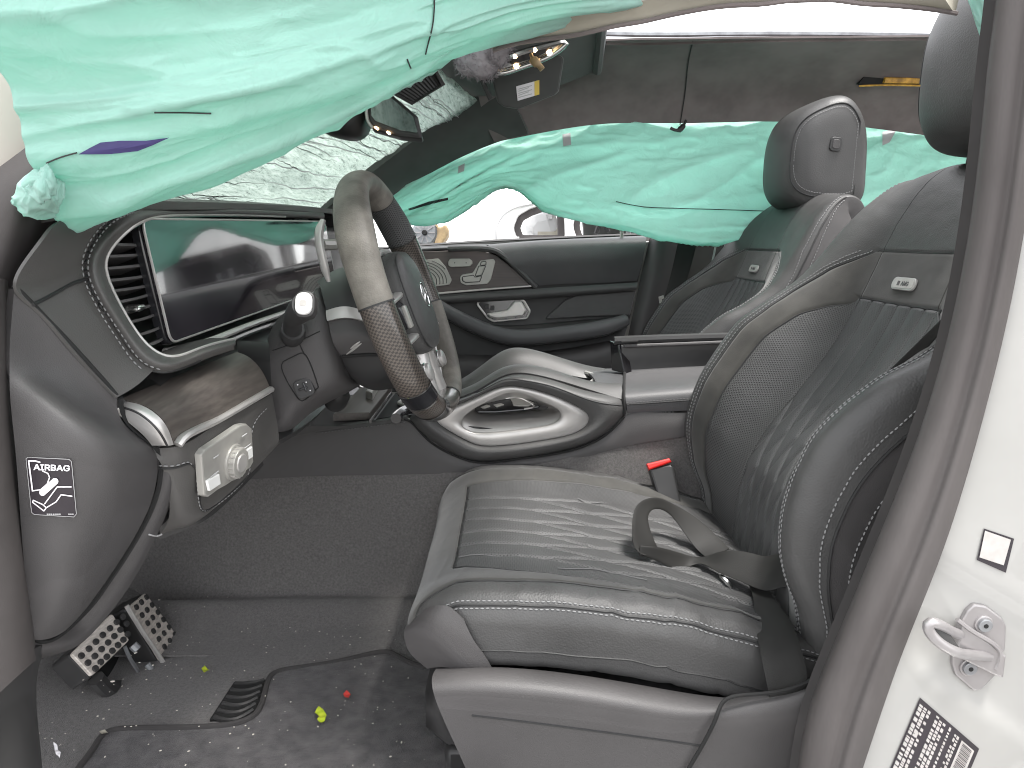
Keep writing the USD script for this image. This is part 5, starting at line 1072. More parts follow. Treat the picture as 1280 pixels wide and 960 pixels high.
def seat_back():
    prof = [(.362, .17), (.368, .235), (.383, .31), (.424, .385), (.476, .455), (.517, .522), (.547, .59), (.570, .655), (.598, .72), (.628, .764), (.660, .782), (.695, .774), (.718, .742), (.724, .69), (.722, .63)]
    NS = 280
    c, t = profile_frame(np.array(prof), NS)
    s = np.r_[0, np.cumsum(np.linalg.norm(np.diff(c, axis=0), axis=1))]
    nrm = np.stack([-t[:, 1], t[:, 0]], 1)
    z = c[:, 1].copy(); top = np.argmax(z); zz = z.copy(); zz[top:] = z[top] + .02 * np.linspace(0, 1, NS - top)
    h = PchipInterpolator([.15, .23, .28, .34, .40, .46, .52, .58, .64, .70, .76, .83], [.008, .026, .056, .090, .108, .112, .092, .058, .032, .014, -.006, -.02])(zz)
    w = PchipInterpolator([.15, .30, .55, .64, .72, .77, .81], [.96, 1, 1, .985, .94, .88, .80])(zz)
    dp = PchipInterpolator([.15, .6, .72, .782, .81], [1, 1, .8, .55, .5])(zz)
    tF = PchipInterpolator([.15, .455, .524, .557, .580, .9], [.187, .185, .174, .148, .110, .110])(z); tF[top:] = .11
    tC = PchipInterpolator([.15, .555, .61, .64, .657, .9], [.226, .224, .196, .150, .118, .118])(z); tC[top:] = .118
    T = [0, .105, .185, .225, .25, .275, .31, .345, .45, .5]
    fa = PchipInterpolator(T, [0, .105, .185, .222, .248, .266, .274, .274, .266, .21])
    fh = PchipInterpolator(T, [0, .06, .70, .95, 1.0, .86, .52, .22, 0, 0])
    fb = PchipInterpolator(T, [0, .001, .002, 0, 0, -.006, -.022, -.046, -.12, -.13])
    nseg = (60, 20, 12, 18, 10)
    half = []
    bounds = [np.zeros(NS), np.full(NS, .105), tF, tC, np.full(NS, .300), np.full(NS, .5)]
    for k in range(5):
        q = np.linspace(0, 1, nseg[k] + 1)[:-1] if k < 4 else np.linspace(0, 1, nseg[k] + 1)
        half.append(bounds[k][:, None] + (bounds[k + 1] - bounds[k])[:, None] * q[None])
    half = np.hstack(half)
    J = np.r_[0, np.cumsum(nseg)]; N = half.shape[1]
    tt = np.hstack([-half[:, :0:-1], half]); c0 = N - 1
    sg = np.sign(tt); ta = np.abs(tt)
    a = sg * fa(ta) * w[:, None]
    hn_ = h * PchipInterpolator([.1, .38, .46, .52, .58, .66, .9], [1, 1, .84, .66, .5, .5, 1])(np.clip(zz, .1, .9))
    b = fh(ta) * np.where(tt < 0, hn_[:, None], h[:, None]) + fb(ta) * np.where(ta > .25, dp[:, None], 1)
    S = np.broadcast_to(s[:, None], a.shape)
    iB1 = int(np.argmin(np.abs(z[:top] - .583))); iB2 = int(np.argmin(np.abs(z[:top] - .655)))
    # quilting on the centre panel
    s0, sT = s[int(np.argmin(np.abs(z[:top] - .20)))], s[iB1]
    L = sT - s0; sk = s0 + .62 * L
    fam = []
    for a0 in np.arange(-4, 5) * .036:
        for sgn in (1, -1):
            fam.append(lambda q, a0=a0, sgn=sgn: a0 + sgn * .25 * np.maximum(0, (sk - q)))
    fam = [f for k, f in enumerate(fam)]
    mask = (np.abs(a) < .106 * w[:, None]) & (np.arange(NS)[:, None] > 3) & (np.arange(NS)[:, None] < iB1)
    FAMB.extend(fam)
    g = lines_groove(a, S, fam, .0040, .0028, .0026, .016)
    b = b + np.where(mask, g * np.clip((.106 - np.abs(a)) / .006, 0, 1), 0)
    # seams pressed in
    for k, (idx, lo, hi) in enumerate(((J[1], 0, NS), (J[2], 0, iB1), (J[3], 0, iB2))):
        for sg_ in (1, -1):
            b[lo:hi, c0 + sg_ * idx] -= .0025
    b[iB1, c0 - J[2]:c0 + J[2] + 1] -= .003; b[iB2, c0 - J[3]:c0 + J[3] + 1] -= .003
    # soft creases
    A = np.zeros(a.shape + (3,))
    A[..., 0] = c[:, None, 0] + nrm[:, None, 0] * b; A[..., 2] = c[:, None, 1] + nrm[:, None, 1] * b; A[..., 1] = YC + a
    wr = meshkit.fbm(A * [26, 14, 26], 3, 17) - .5
    A[..., 0] -= .003 * wr
    UV = np.stack([a, S], 2)
    return A, UV, J, c0, iB1, iB2, top, z, s, nrm, c
def cushion():
    prof = [(.42, .170), (.36, .192), (.30, .212), (.22, .234), (.14, .250), (.05, .261), (-.03, .263), (-.078, .256), (-.108, .240), (-.124, .215), (-.127, .192), (-.116, .166), (-.085, .152)]
    NS = 280
    c, t = profile_frame(np.array(prof), NS)
    s = np.r_[0, np.cumsum(np.linalg.norm(np.diff(c, axis=0), axis=1))]
    nrm = np.stack([t[:, 1], -t[:, 0]], 1)
    x = c[:, 0]
    w = PchipInterpolator(np.array([-.4, -.05, .0, .04, .075, .105, .14, .18, .45]), [1, 1, .992, .97, .93, .875, .83, .81, .80])(np.clip(s - s[int(np.argmin(np.abs(x + .03)))], -.4, .45))
    iF = int(np.argmin(np.abs(x[: int(NS * .9)] + .074)))
    tI = PchipInterpolator([-.14, -.05, .1, .45], [.163, .168, .182, .186])(x)
    h = PchipInterpolator([-.135, -.10, -.05, .1, .25, .45], [.2, .6, 1, 1, 1.0, .9])(x); h[iF + 60:] = np.minimum(h[iF + 60:], .3)
    T = [0, .10, .185, .225, .25, .272, .30, .335, .37]
    fa = PchipInterpolator(T, [0, .10, .185, .226, .250, .266, .274, .274, .262])
    fb = PchipInterpolator(T, [0, 0, .005, .011, .009, -.003, -.024, -.058, -.080])
    nseg = (84, 14, 16, 10)
    sF_ = s[iF]
    tB = PchipInterpolator([-.5, -.075, -.105, -.122, .5], [.226, .226, .252, .285, .285])(x) if False else np.interp(s, [0, s[iF] - .01, s[iF] + .035, s[iF] + .06, s[-1]], [.226, .226, .25, .283, .29])
    bounds = [np.zeros(NS), tI, tB, np.full(NS, .305), np.full(NS, .37)]
    back = np.clip((sF_ - s) / .30, 0, 1) ** .8
    tIn = tI + back * (.214 - tI)
    tBn = tB + back * (.224 - tB)
    def build_half(bounds):
        half = []
        for k in range(4):
            q = np.linspace(0, 1, nseg[k] + 1)[:-1] if k < 3 else np.linspace(0, 1, nseg[k] + 1)
            half.append(bounds[k][:, None] + (bounds[k + 1] - bounds[k])[:, None] * q[None])
        return np.hstack(half)
    half = build_half(bounds); halfN = build_half([bounds[0], tIn, tBn, bounds[3], bounds[4]]); J = np.r_[0, np.cumsum(nseg)]; N = half.shape[1]; c0 = N - 1
    tt = np.hstack([-halfN[:, :0:-1], half]); sg = np.sign(tt); ta = np.abs(tt)
    a = sg * fa(ta) * w[:, None]
    v = fb(ta); b = np.where(v > 0, v * h[:, None], v)
    S = np.broadcast_to(s[:, None], a.shape)
    # gentle dish
    b -= (.008 * np.exp(-(a / .12) ** 2) * np.exp(-((x - .14) / .14) ** 2)[:, None])
    sF = s[iF]; sk = sF - .11
    fam = []
    for a0 in np.arange(-8, 9) * .046 + .01:
        for sgn in (1, -1):
            fam.append(lambda q, a0=a0, sgn=sgn: a0 + sgn * .25 * np.maximum(0, sk - q) - .05 * (sF - q))
    FAMC.extend(fam)
    g = lines_groove(a, S, fam, .0040, .0028, .0016, .020)
    lim = .122 + .060 * np.where(a < 0, back[:, None], 0)
    mask = (np.arange(NS)[:, None] < iF) & (np.abs(a) < lim)
    b = b + np.where(mask, g * np.clip((lim - np.abs(a)) / .008, 0, 1), 0)
    for idx, lo, hi in ((J[1], 0, iF), (J[2], 0, NS), (J[3], 0, NS)):
        for sg_ in (1, -1): b[lo:hi, c0 + sg_ * idx] -= .0025
    b[iF, c0 - J[1]:c0 + J[1] + 1] -= .003
    A = np.zeros(a.shape + (3,))
    A[..., 0] = c[:, None, 0] + nrm[:, None, 0] * b; A[..., 2] = c[:, None, 1] + nrm[:, None, 1] * b; A[..., 1] = YC + a
    # leather creases, strongest on the outboard bolster near the back
    wr = meshkit.fbm(A * np.array([30, 18, 30]), 3, 23) - .5
    r = 1 - np.abs(2 * meshkit.noise(A @ np.array([[1, .6, 0], [-.2, 1, 0], [0, 0, 1.]]) * [34, 10, 20], 5) - 1)
    amp = .002 + .004 * np.clip((np.abs(a) - .15) / .08, 0, 1) * np.clip((x - .02) / .15, 0, 1)[:, None]
    A[..., 2] += amp * (wr + .5 * (r ** 3 - .3))
    return A, np.stack([a, S], 2), J, c0, iF, s, x
SB = seat_back(); CU = cushion()
def part_grid(A, UV, rows, cols):
    B = A[rows[0]:rows[1] + 1, cols[0]:cols[1] + 1]; U = UV[rows[0]:rows[1] + 1, cols[0]:cols[1] + 1]
    v, f = gridmesh(B); return v, f, U.reshape(-1, 2)
def grid_line(A, rows, cols, off=0.0, n=None):
    p = A[rows, cols] if np.ndim(rows) or np.ndim(cols) else None
    return p
def outward(A):
    n = np.cross(np.gradient(A, axis=0), np.gradient(A, axis=1)); return n / np.maximum(np.linalg.norm(n, axis=2, keepdims=True), 1e-12)

def make_seat(off, label, dz_head, group):
    off = np.array(off, float)
    t = thing('upholstered_seat', label, 'car seat', off + [.12, YC, 0.0], group)
    def put(name, m, mt, parent=None, uv=None, lab=None, smooth=45, kind=None):
        m = m.copy(); m.vertices = m.vertices + off
        return obj(name, m, mt, parent or t, lab, smooth=smooth, uv=uv, kind=kind)
    def grids(name, A, UV, rows, cols, mt, parent=None, lab=None):
        v, f, u = part_grid(A, UV, rows, cols)
        return put(name, trimesh.Trimesh(v, f, process=False), mt, parent, u, lab)
    # ---- cushion
    A, UV, J, c0, iF, s, x = CU; R_ = len(x) - 1; n = outward(A); n = n if np.mean(n[60:100, c0 - 20:c0 + 20, 2]) > 0 else -n
    cu = grids('cushion', A, UV, (0, iF), (c0 - J[1], c0 + J[1]), 'leather_perforated', None, 'perforated quilted middle of the seat cushion')
    grids('cushion_border', A, UV, (0, R_), (c0 + J[1], c0 + J[2]), 'suede'); grids('cushion_border', A, UV, (0, R_), (c0 - J[2], c0 - J[1]), 'suede')
    grids('cushion_border', A, UV, (iF, R_), (c0 - J[1], c0 + J[1]), 'suede')
    grids('cushion_side', A, UV, (0, R_), (c0 + J[2], c0 + J[4]), 'leather'); grids('cushion_side', A, UV, (0, R_), (c0 - J[4], c0 - J[2]), 'leather')
    def gl(ii, jj, o): return A[ii, jj] + n[ii, jj] * o
    ii = np.arange(0, iF + 1)
    for sg_ in (1, -1):
        put('seam', tube(gl(ii, np.full(len(ii), c0 + sg_ * J[1]), .0012), .0016, 5), 'seam_cord', cu)
        k = np.arange(0, R_ - 6); put('seam', tube(gl(k, np.full(len(k), c0 + sg_ * J[2]), .001), .0015, 5), 'seam_cord', cu)
        jj = J[2] + 9
        put('side_seam', tube(gl(k, np.full(len(k), c0 + sg_ * jj), .0004), .0016, 5), 'seam_cord', cu)
        put('side_stitching', join(*[stitches(gl(k, np.full(len(k), c0 + sg_ * (jj + d)), .0008), .0062, r=.0009) for d in (-1, 1)]), 'thread', cu, kind='stuff')
        put('lower_seam', tube(gl(k, np.full(len(k), c0 + sg_ * (J[3] + 4)), .0003), .0011, 5), 'seam_cord', cu)
    jj = np.arange(c0 - J[1], c0 + J[1] + 1); put('seam', tube(gl(np.full(len(jj), iF), jj, .0012), .0016, 5), 'seam_cord', cu)
    iq = int(np.argmin(np.abs(x + .115)))
    # ---- seat back
    B, UVB, JB, b0, i1, i2, top, z, sb, nr_, cc_ = SB; RB = len(z) - 1; nb = outward(B); nb = nb if np.mean(nb[60:100, b0 - 10:b0 + 10, 0]) < 0 else -nb
    bk_ = grids('backrest', B, UVB, (0, i1), (b0 - JB[1], b0 + JB[1]), 'leather_quilted', None, 'diamond quilted middle of the backrest')
    for sg_ in (1, -1):
        cs = lambda p, q: (b0 + p, b0 + q) if sg_ > 0 else (b0 - q, b0 - p)
        grids('backrest_bolster', B, UVB, (0, i1), cs(JB[1], JB[2]), 'leather_perforated')
        grids('backrest_border', B, UVB, (0, i2), cs(JB[2], JB[3]), 'suede')
        grids('backrest_border', B, UVB, (i1, i2), cs(JB[1], JB[2]), 'suede')
        grids('backrest_side', B, UVB, (0, RB), cs(JB[3], JB[4]), 'leather')
        grids('backrest_shoulder', B, UVB, (i2, RB), cs(JB[1], JB[3]), 'leather')
        grids('backrest_flank', B, UVB, (0, RB), cs(JB[4], JB[5]), 'trim_plastic', None, 'smooth dark outer flank of the backrest')
    grids('badge_panel', B, UVB, (i1, i2), (b0 - JB[1], b0 + JB[1]), 'suede', None, 'dark suede panel across the backrest')
    grids('backrest_top', B, UVB, (i2, RB), (b0 - JB[1], b0 + JB[1]), 'leather')
    sh_ = np.stack([B[:, 0], B[:, 0] * .5 + B[:, -1] * .5 + [.05, 0, -.02], B[:, -1]], 1)
    e_ = B[RB]; put('top_cap', trimesh.Trimesh(np.vstack([e_, e_.mean(0) + [.01, 0, -.01]]), [[i, i + 1, len(e_)] for i in range(len(e_) - 1)] + [[len(e_) - 1, 0, len(e_)]], process=False), 'dark_plastic')
    put('back_shell', sheet(patch([sh_[:, 0], sh_[:, 1], sh_[:, 2]], 60, 12), .006), 'dark_plastic')
    def gb(ii, jj, o): return B[ii, jj] + nb[ii, jj] * o
    for sg_ in (1, -1):
        k = np.arange(0, i1 + 1); put('seam', tube(gb(k, np.full(len(k), b0 + sg_ * JB[1]), .0008), .0012, 5), 'seam_cord', bk_)
        put('seam', tube(gb(k, np.full(len(k), b0 + sg_ * JB[2]), .001), .0015, 5), 'seam_cord', bk_)
        k = np.arange(0, i2 + 1); put('seam', tube(gb(k, np.full(len(k), b0 + sg_ * JB[3]), .001), .0015, 5), 'seam_cord', bk_)
        put('stitching', join(*[stitches(gb(k, np.full(len(k), b0 + sg_ * (JB[3] + d)), .0010), .0062, r=.0009) for d in (1, 3)]), 'thread', bk_, kind='stuff')
        k = np.arange(0, RB - 60); put('seam', tube(gb(k, np.full(len(k), b0 + sg_ * JB[4]), .0006), .0018, 5), 'seam_cord', bk_)
        put('stitching', join(*[stitches(gb(k, np.full(len(k), b0 + sg_ * (JB[4] + d)), .0010), .0066, r=.0011) for d in (-2, 1)]), 'thread', bk_, kind='stuff')
        k = np.arange(i2, RB - 10); put('seam', tube(gb(k, np.full(len(k), b0 + sg_ * JB[1]), .0008), .0014, 5), 'seam_cord', bk_)
    for ir, w_ in ((i1, JB[2]), (i2, JB[3])):
        k = np.arange(b0 - w_, b0 + w_ + 1); put('seam', tube(gb(np.full(len(k), ir), k, .0010), .0015, 5), 'seam_cord', bk_)
    def quilt(A_, UV_, n_, fam, imax, j_, c_, lim, base):
        ms = []
        ss = UV_[:imax, c_, 1]
        for fn in fam:
            aa = np.array([fn(q) for q in ss]); run = []
            for i in range(imax):
                row = UV_[i, c_ - j_:c_ + j_ + 1, 0]
                if -lim[1] * (1 if i > 0 else 1) < aa[i] < lim[0] and row[0] < aa[i] < row[-1]:
                    f = np.interp(aa[i], row, np.arange(len(row))) + c_ - j_; k0 = int(f); w0 = f - k0
                    run.append(A_[i, k0] * (1 - w0) + A_[i, k0 + 1] * w0 + n_[i, k0] * .0012)
                elif len(run) > 6: ms.append(tube(np.array(run[::2]), .0008, 4)); run = []
                else: run = []
            if len(run) > 6: ms.append(tube(np.array(run[::2]), .0008, 4))
        put('quilting_thread', join(ms), 'thread_dark', base, kind='stuff')
    quilt(B, UVB, nb, FAMB, i1, JB[1], b0, (.103, .103), bk_); quilt(A, UV, n, FAMC, iF, J[1], c0, (.120, .175), cu)
    # badge
    im = (i1 + i2) // 2 - 3; bc = B[im, b0] + nb[im, b0] * .002
    bpl = Plane(bc, [0, -1, 0], nb[im, b0])
    bg = put('badge', bpl.put(pad2d(rounded(sg.box(-.031, -.0092, .031, .0092), .008), .003, .001)), 'satin_silver')
    put('badge_face', bpl.put(pad2d(rounded(sg.box(-.0285, -.0067, .0285, .0067), .006), .0036, .0003)), 'sticker_silver', bg)
    tx = meshkit.text_mesh('AMG', .0062, .0005, bold=True); tx.apply_translation([-tx.bounds[1][0] / 2 + .006, -.0031, .0034]); put('badge_lettering', bpl.put(tx), 'sticker_black', bg)
    for k in range(3):
        m_ = box([-.0135 + .0024 * k, 0, .0036], [.0012, .0066, .0006]); m_.apply_transform(trimesh.transformations.rotation_matrix(0, [0, 0, 1])); put('badge_stripe', bpl.put(m_), 'sticker_black', bg)
    # ---- headrest
    hc = np.array([.662, .87 + dz_head])
    ol = np.array([(-.092, -.030), (-.086, .040), (-.062, .085), (-.015, .113), (.042, .124), (.078, .090), (.096, .025), (.100, -.060), (.096, -.105), (.072, -.124), (.020, -.128), (-.040, -.122), (-.072, -.105), (-.088, -.075)])
    ol = spl(ol, 140, closed=True)
    yv = np.sin(np.linspace(-np.pi / 2, np.pi / 2, 61))
    H = []
    for y in yv:
        k = max(1 - abs(y) ** 9, 0) ** (1 / 3.0)
        fr = .036 * abs(y) ** 2.6
        q = ol * (.86 * k ** .5 + .14 * k if k > 0 else 0)
        H.append(np.c_[hc[0] + q[:, 0] + fr * np.clip(-q[:, 0] / .08, 0, 1), np.full(len(q), YC - .006 + .113 * y), hc[1] + q[:, 1] - .012 * abs(y) ** 3 * np.clip(q[:, 1] / .1, 0, 1)])
    H = np.array(H)
    v, f = gridmesh(H, wrap=True)
    hd_ = put('headrest', trimesh.Trimesh(v, f, process=False), 'leather', None, None, None, True)
    hn = outward(np.concatenate([H, H[:, :1]], 1))[:, :-1]
    # seams on the near and far side faces
    for sgn in (1, -1):
        Q = lambda k, dy: np.c_[hc[0] + ol[:, 0] * k, np.full(len(ol), 0.0), hc[1] + ol[:, 1] * k]
        yi = [i for i in range(61)]
        def on_side(q):
            """y on the near or far side face for points q (x, z) by interpolation."""
            from scipy.interpolate import griddata
            half = H[:31] if sgn > 0 else H[30:]
            return griddata(half.reshape(-1, 3)[:, [0, 2]], half.reshape(-1, 3)[:, 1], q, method='linear', fill_value=YC - sgn * .09)
        for k, mt, st in ((.80, 'seam_cord', False), (.735, 'thread', True)):
            q = hc + ol * k; q = q[(ol[:, 0] < .085)]
            p = np.c_[q[:, 0], on_side(q) - sgn * .0016, q[:, 1]]
            lo_ = np.argmin(np.abs(np.arange(len(p))))
            if st: put('headrest_stitching', stitches(p, .006, r=.0008), mt, hd_, kind='stuff')
            else: put('headrest_seam', tube(p, .0014, 5), mt, hd_)
        q0 = hc + [.015, .012]; yb = float(on_side(np.array([q0]))[0])
        hb_ = Plane([q0[0], yb - sgn * .001, q0[1]], [1, 0, 0], [0, -sgn, 0]); hb_.R = basis([1, 0, -.08], [0, -sgn, 0])
        put('headrest_button', hb_.put(pad2d(rounded(sg.box(-.013, -.015, .013, .015), .007), .003, .001).copy()), 'dark_plastic', hd_)
        put('headrest_button_face', hb_.put(pad2d(rounded(sg.box(-.008, -.010, .008, .010), .005), .0045, .001)), 'trim_plastic', hd_)
        put('headrest_post', tube(np.array([[.655, YC + sgn * .06, .70], [.668, YC + sgn * .06, .80 + dz_head]]), .007, 10), 'dark_plastic')
    # ---- base
    put('seat_frame', box([.12, YC, .085], [.46, .46, .11], bev=.03), 'dark_plastic')
    for sgn in (1, -1):
        for xx in (-.05, .30): put('seat_rail_foot', box([xx, YC + sgn * .20, .022], [.07, .05, .05], bev=.008), 'dark_plastic')
    return t
seat1 = make_seat([0, 0, 0], 'driver seat with quilted black leather cushion, slack belt lying across it', .047, 'black leather front seats')
seat2 = make_seat([.038, .78, -.006], 'passenger seat behind the console, lower headrest showing its button', 0.006, 'black leather front seats')
# driver seat: side shield, corner flap, lower rear cover (own parts)
scp_ = patch([[(545, 836, .235), (620, 834, .235), (740, 846, .232), (870, 868, .228), (908, 872, .225)],
              [(540, 848, .205), (600, 842, .198), (740, 856, .196), (860, 876, .195), (902, 878, .195)],
              [(541, 862, .19), (600, 862, .180), (740, 876, .178), (850, 893, .178), (896, 892, .18)],
              [(548, 884, .192), (600, 884, .186), (740, 898, .184), (845, 912, .184), (888, 908, .184)],
              [(566, 925, .196), (610, 925, .192), (740, 935, .190), (840, 945, .190), (878, 930, .188)],
              [(592, 985, .200), (620, 985, .197), (740, 985, .195), (830, 985, .195), (850, 985, .195)],
              [(620, 1080, .21), (660, 1080, .21), (740, 1080, .205), (830, 1080, .205), (850, 1080, .205)]], 60, 50)
obj('side_shield', sheet(scp_, .012), 'trim_plastic', seat1, label='scuffed grey plastic side shield of the seat base')
obj('shield_line', tube(spl(Drape(scp_)([(590, 894), (640, 900), (740, 913), (850, 928), (876, 932)], 40, off=0.0), 40), .0014, 5), 'seam_cord', seat1)
rc = patch([[(905, 874, .222), (935, 868, .222), (980, 858, .218), (1026, 842, .215), (1060, 826, .22)], [(904, 880, .196), (940, 874, .19), (985, 866, .188), (1030, 850, .19), (1060, 836, .20)], [(898, 894, .183), (940, 894, .178), (985, 888, .176), (1024, 876, .178), (1050, 866, .19)], [(882, 930, .187), (930, 930, .184), (980, 926, .182), (1010, 920, .182), (1040, 915, .19)], [(852, 985, .193), (920, 985, .19), (970, 985, .19), (1000, 985, .19), (1030, 985, .195)], [(840, 1080, .2), (920, 1080, .2), (970, 1080, .2), (1000, 1080, .2), (1030, 1080, .2)]], 40, 40)
obj('rear_cover', sheet(rc, .012), 'trim_plastic', seat1)
obj('shield_gap', tube(spl(L3([(1024, 846, .186), (985, 862, .182), (940, 868, .182), (912, 872, .182), (902, 880, .180), (896, 895, .174), (880, 928, .180), (846, 985, .188)]), 50), .0022, 6), 'black_gap', seat1)
fl_ = patch([[(522, 766, .285), (540, 758, .248), (560, 758, .236), (580, 775, .232)], [(507, 783, .29), (534, 776, .24), (560, 784, .228), (592, 800, .229)], [(506, 800, .29), (536, 796, .238), (566, 808, .226), (606, 820, .229)], [(514, 818, .29), (556, 820, .236), (584, 832, .226), (618, 842, .23)], [(534, 836, .29), (566, 836, .238), (592, 846, .23), (619, 850, .234)]], 30, 30)
obj('corner_flap', sheet(fl_, .004), 'trim_plastic', seat1, label='smooth dark corner flap under the cushion front')

# ================================================================ seat belts
def ribbon(a, b, n=60, t=.0014, twist=None):
    return sheet(patch([a, b], n, 6), t)
blt = thing('seat_belt', 'slack black driver seat belt looped across the cushion and hanging over its edge', 'seat belt', P(900, 700, .40))
obj('webbing', ribbon([(1000, 690, .35), (985, 689, .37), (957, 695, .395), (938, 691, .41), (903, 689, .43), (878, 696, .445), (850, 691, .43), (823, 684, .415), (800, 682, .41)],
                      [(1000, 738, .33), (978, 734, .345), (960, 738, .35), (927, 727, .375), (893, 712, .405), (873, 704, .425), (850, 712, .415), (827, 704, .41), (800, 694, .405)], 120), 'belt_webbing', blt, smooth=True)
obj('webbing', ribbon([(806, 694, .405), (794, 684, .41), (791, 655, .43), (798, 630, .47), (820, 622, .51), (842, 630, .53), (870, 647, .53), (893, 667, .515), (912, 686, .49)],
                      [(826, 690, .43), (820, 680, .43), (811, 655, .45), (812, 641, .475), (822, 636, .50), (838, 643, .515), (856, 666, .505), (872, 687, .485), (884, 697, .465)], 120), 'belt_webbing', blt, smooth=True)
obj('webbing', ribbon([(935, 728, .40), (941, 745, .35), (945, 780, .272), (950, 813, .219), (957, 847, .196), (963, 876, .186)],
                      [(958, 728, .40), (966, 746, .35), (986, 772, .272), (1000, 806, .219), (1008, 838, .196), (1010, 860, .186)], 80), 'belt_webbing', blt, smooth=True)
obj('webbing', ribbon([(1232, 340, .215), (1215, 359, .23), (1193, 382, .26), (1145, 430, .31), (1096, 478, .355)], [(1232, 366, .215), (1215, 384, .23), (1190, 400, .26), (1149, 446, .31), (1106, 480, .35)], 50), 'belt_webbing', blt, smooth=True)
obj('belt_tongue', tube(spl(L3([(901, 720, .40), (908, 727, .39), (915, 735, .385)]), 8), [.003, .004, .004, .004, .004, .004, .003, .002], 8), 'chrome', blt)
bl2 = thing('seat_belt', 'black passenger seat belt running down the far door pillar', 'seat belt', P(845, 335, 1.56))
obj('webbing', ribbon([(852, 285, 1.57), (846, 310, 1.565), (838, 345, 1.56), (826, 385, 1.55)], [(875, 288, 1.57), (869, 312, 1.565), (860, 345, 1.56), (846, 385, 1.55)], 30), 'belt_webbing', bl2, smooth=True)
obj('belt_clip', Plane(P(827, 374, 1.54), [1, 0, 0], [0, -1, 0]).pad([(823, 371), (829, 369), (830, 373), (827, 374), (828, 379), (824, 379)], .006, .001), 'silver_plastic', bl2)
hk = thing('wire_hook', 'thin pale wire loop hanging below the far curtain beside the passenger seat', 'wire', P(898, 318, 1.60))
obj('wire', tube(spl(L3([(896, 298, 1.60), (892, 320, 1.60), (891, 329, 1.60), (895, 333, 1.60), (903, 332, 1.60)]), 20), .0028, 6), 'print_grey', hk)
obj('wire', tube(spl(L3([(908, 299, 1.60), (904, 316, 1.60), (902, 330, 1.60)]), 12), .0022, 6), 'print_grey', hk)

# ================================================================ roof front: mirror, sensor cover, visor, lamp
mr = thing('rear_view_mirror', 'black rear view mirror with a round pod behind it, hanging before the windshield', 'mirror', P(470, 140, .85))
bc_ = P(430, 143, .90); sphere = trimesh.creation.icosphere(4, 1.0)
sv = sphere.vertices.copy(); sv = np.sign(sv) * np.abs(sv) ** .72; sv /= np.abs(sv).max()
ms = trimesh.Trimesh(sv * [.050, .060, .044], sphere.faces, process=False); ms.apply_transform(trimesh.transformations.rotation_matrix(math.radians(12), [0, 1, 0])); ms.apply_translation(bc_)
obj('pod', ms, 'dark_plastic', mr)
mpl = Plane(P(492, 140, .85), [1, 0, -.75], [.25, -1, -.05])
mo_ = [(457, 109), (481, 110), (522, 145), (529, 174), (500, 171), (466, 161), (459, 150)]
obj('housing', mpl.put(pad2d(mpl.poly(mo_, 0, .004), .030, .006), -.03), 'dark_plastic', mr)
obj('mirror_glass', mpl.pad([(463, 114), (480, 114.5), (517, 146), (523, 167), (499, 163), (470, 152), (464, 145)], .002, .0006, r=.003, z=.0002), 'mirror_face', mr)
obj('bezel', tube(spl(np.array([mpl.at(*mpl.px([q])[0], .0015) for q in [(456.5, 110), (458, 130), (459.5, 150), (466, 160)]]), 16), .003, 6), 'satin_silver', mr)
for q in ((471, 160.5), (486, 166.5)): obj('map_light', mpl.put(pad2d(rounded(sg.box(-.004, -.002, .004, .002), .0015), .002, .0005).apply_translation([*mpl.px([q])[0], 0]), .0012), 'lamp_glow', mr)
obj('mirror_stem', tube(spl(L3([(452, 128, .90), (470, 108, .95), (500, 92, 1.0)]), 10), .012, 10), 'dark_plastic', mr)
gc_ = thing('sensor_cover', 'black slatted sensor cover on the windshield above the mirror', 'cover', P(515, 105, 1.0))
gpl = Plane(P(515, 105, 1.0), [1, 0, .5], [0, -1, -.45])
g0, g1, g2, g3 = [np.array(q, float) for q in ((474, 108), (541, 78), (556, 105), (515, 130))]
obj('frame', gpl.put(pad2d(sg.Polygon(gpl.px([g0, g1, g2, g3])).difference(sg.Polygon(gpl.px([g0 * .9 + g2 * .1, g1 * .93 + g3 * .07, g2 * .93 + g0 * .07, g3 * .93 + g1 * .07]))), .012, .002)), 'dark_plastic', gc_)
for k in range(13):
    t = (k + .5) / 13; a, b = g0 * (1 - t) + g1 * t, g3 * (1 - t) + g2 * t
    obj('slat', tube(np.array([gpl.at(*gpl.px([a])[0], .003), gpl.at(*gpl.px([b])[0], .003)]), .0042, 6, flat=.7), 'dark_plastic', gc_)
obj('base', gpl.put(pad2d(sg.Polygon(gpl.px([g0 * .45 + g1 * .55, g1, g2, g3 * .35 + g2 * .65])), .003, .0005), -.012), 'black_gap', gc_)
vs = thing('sun_visor', 'grey passenger sun visor with a pale warning label, hinged down', 'sun visor', P(655, 105, 1.22))
vpl = Plane(P(655, 105, 1.20), [1, 0, .28], [.1, -1, -.25])
obj('visor_panel', vpl.pad([(614, 94), (660, 80), (698, 68), (704, 71), (705, 76), (699, 114), (694, 119), (648, 137), (630, 134), (622, 128)], .020, .005, r=.006, z=-.02), 'headlining_grey', vs)
obj('visor_label', vpl.pad([(645, 108), (674, 100), (674, 118), (647, 126)], .0012, .0002, z=.0003), 'print_white', vs, label='pale printed label on the visor')
obj('label_stripe', vpl.pad([(668, 101.7), (674, 100), (674, 118), (668, 119.8)], .0016, .0002, z=.0004), 'sticker_yellow', vs)
for k in range(5): obj('label_print', vpl.pad([(648, 111 + 2.6 * k), (665 - (k % 2) * 4, 106.3 + 2.6 * k), (665 - (k % 2) * 4, 107.2 + 2.6 * k), (648, 111.9 + 2.6 * k)], .0016, .0002, z=.0004), 'print_grey', vs)
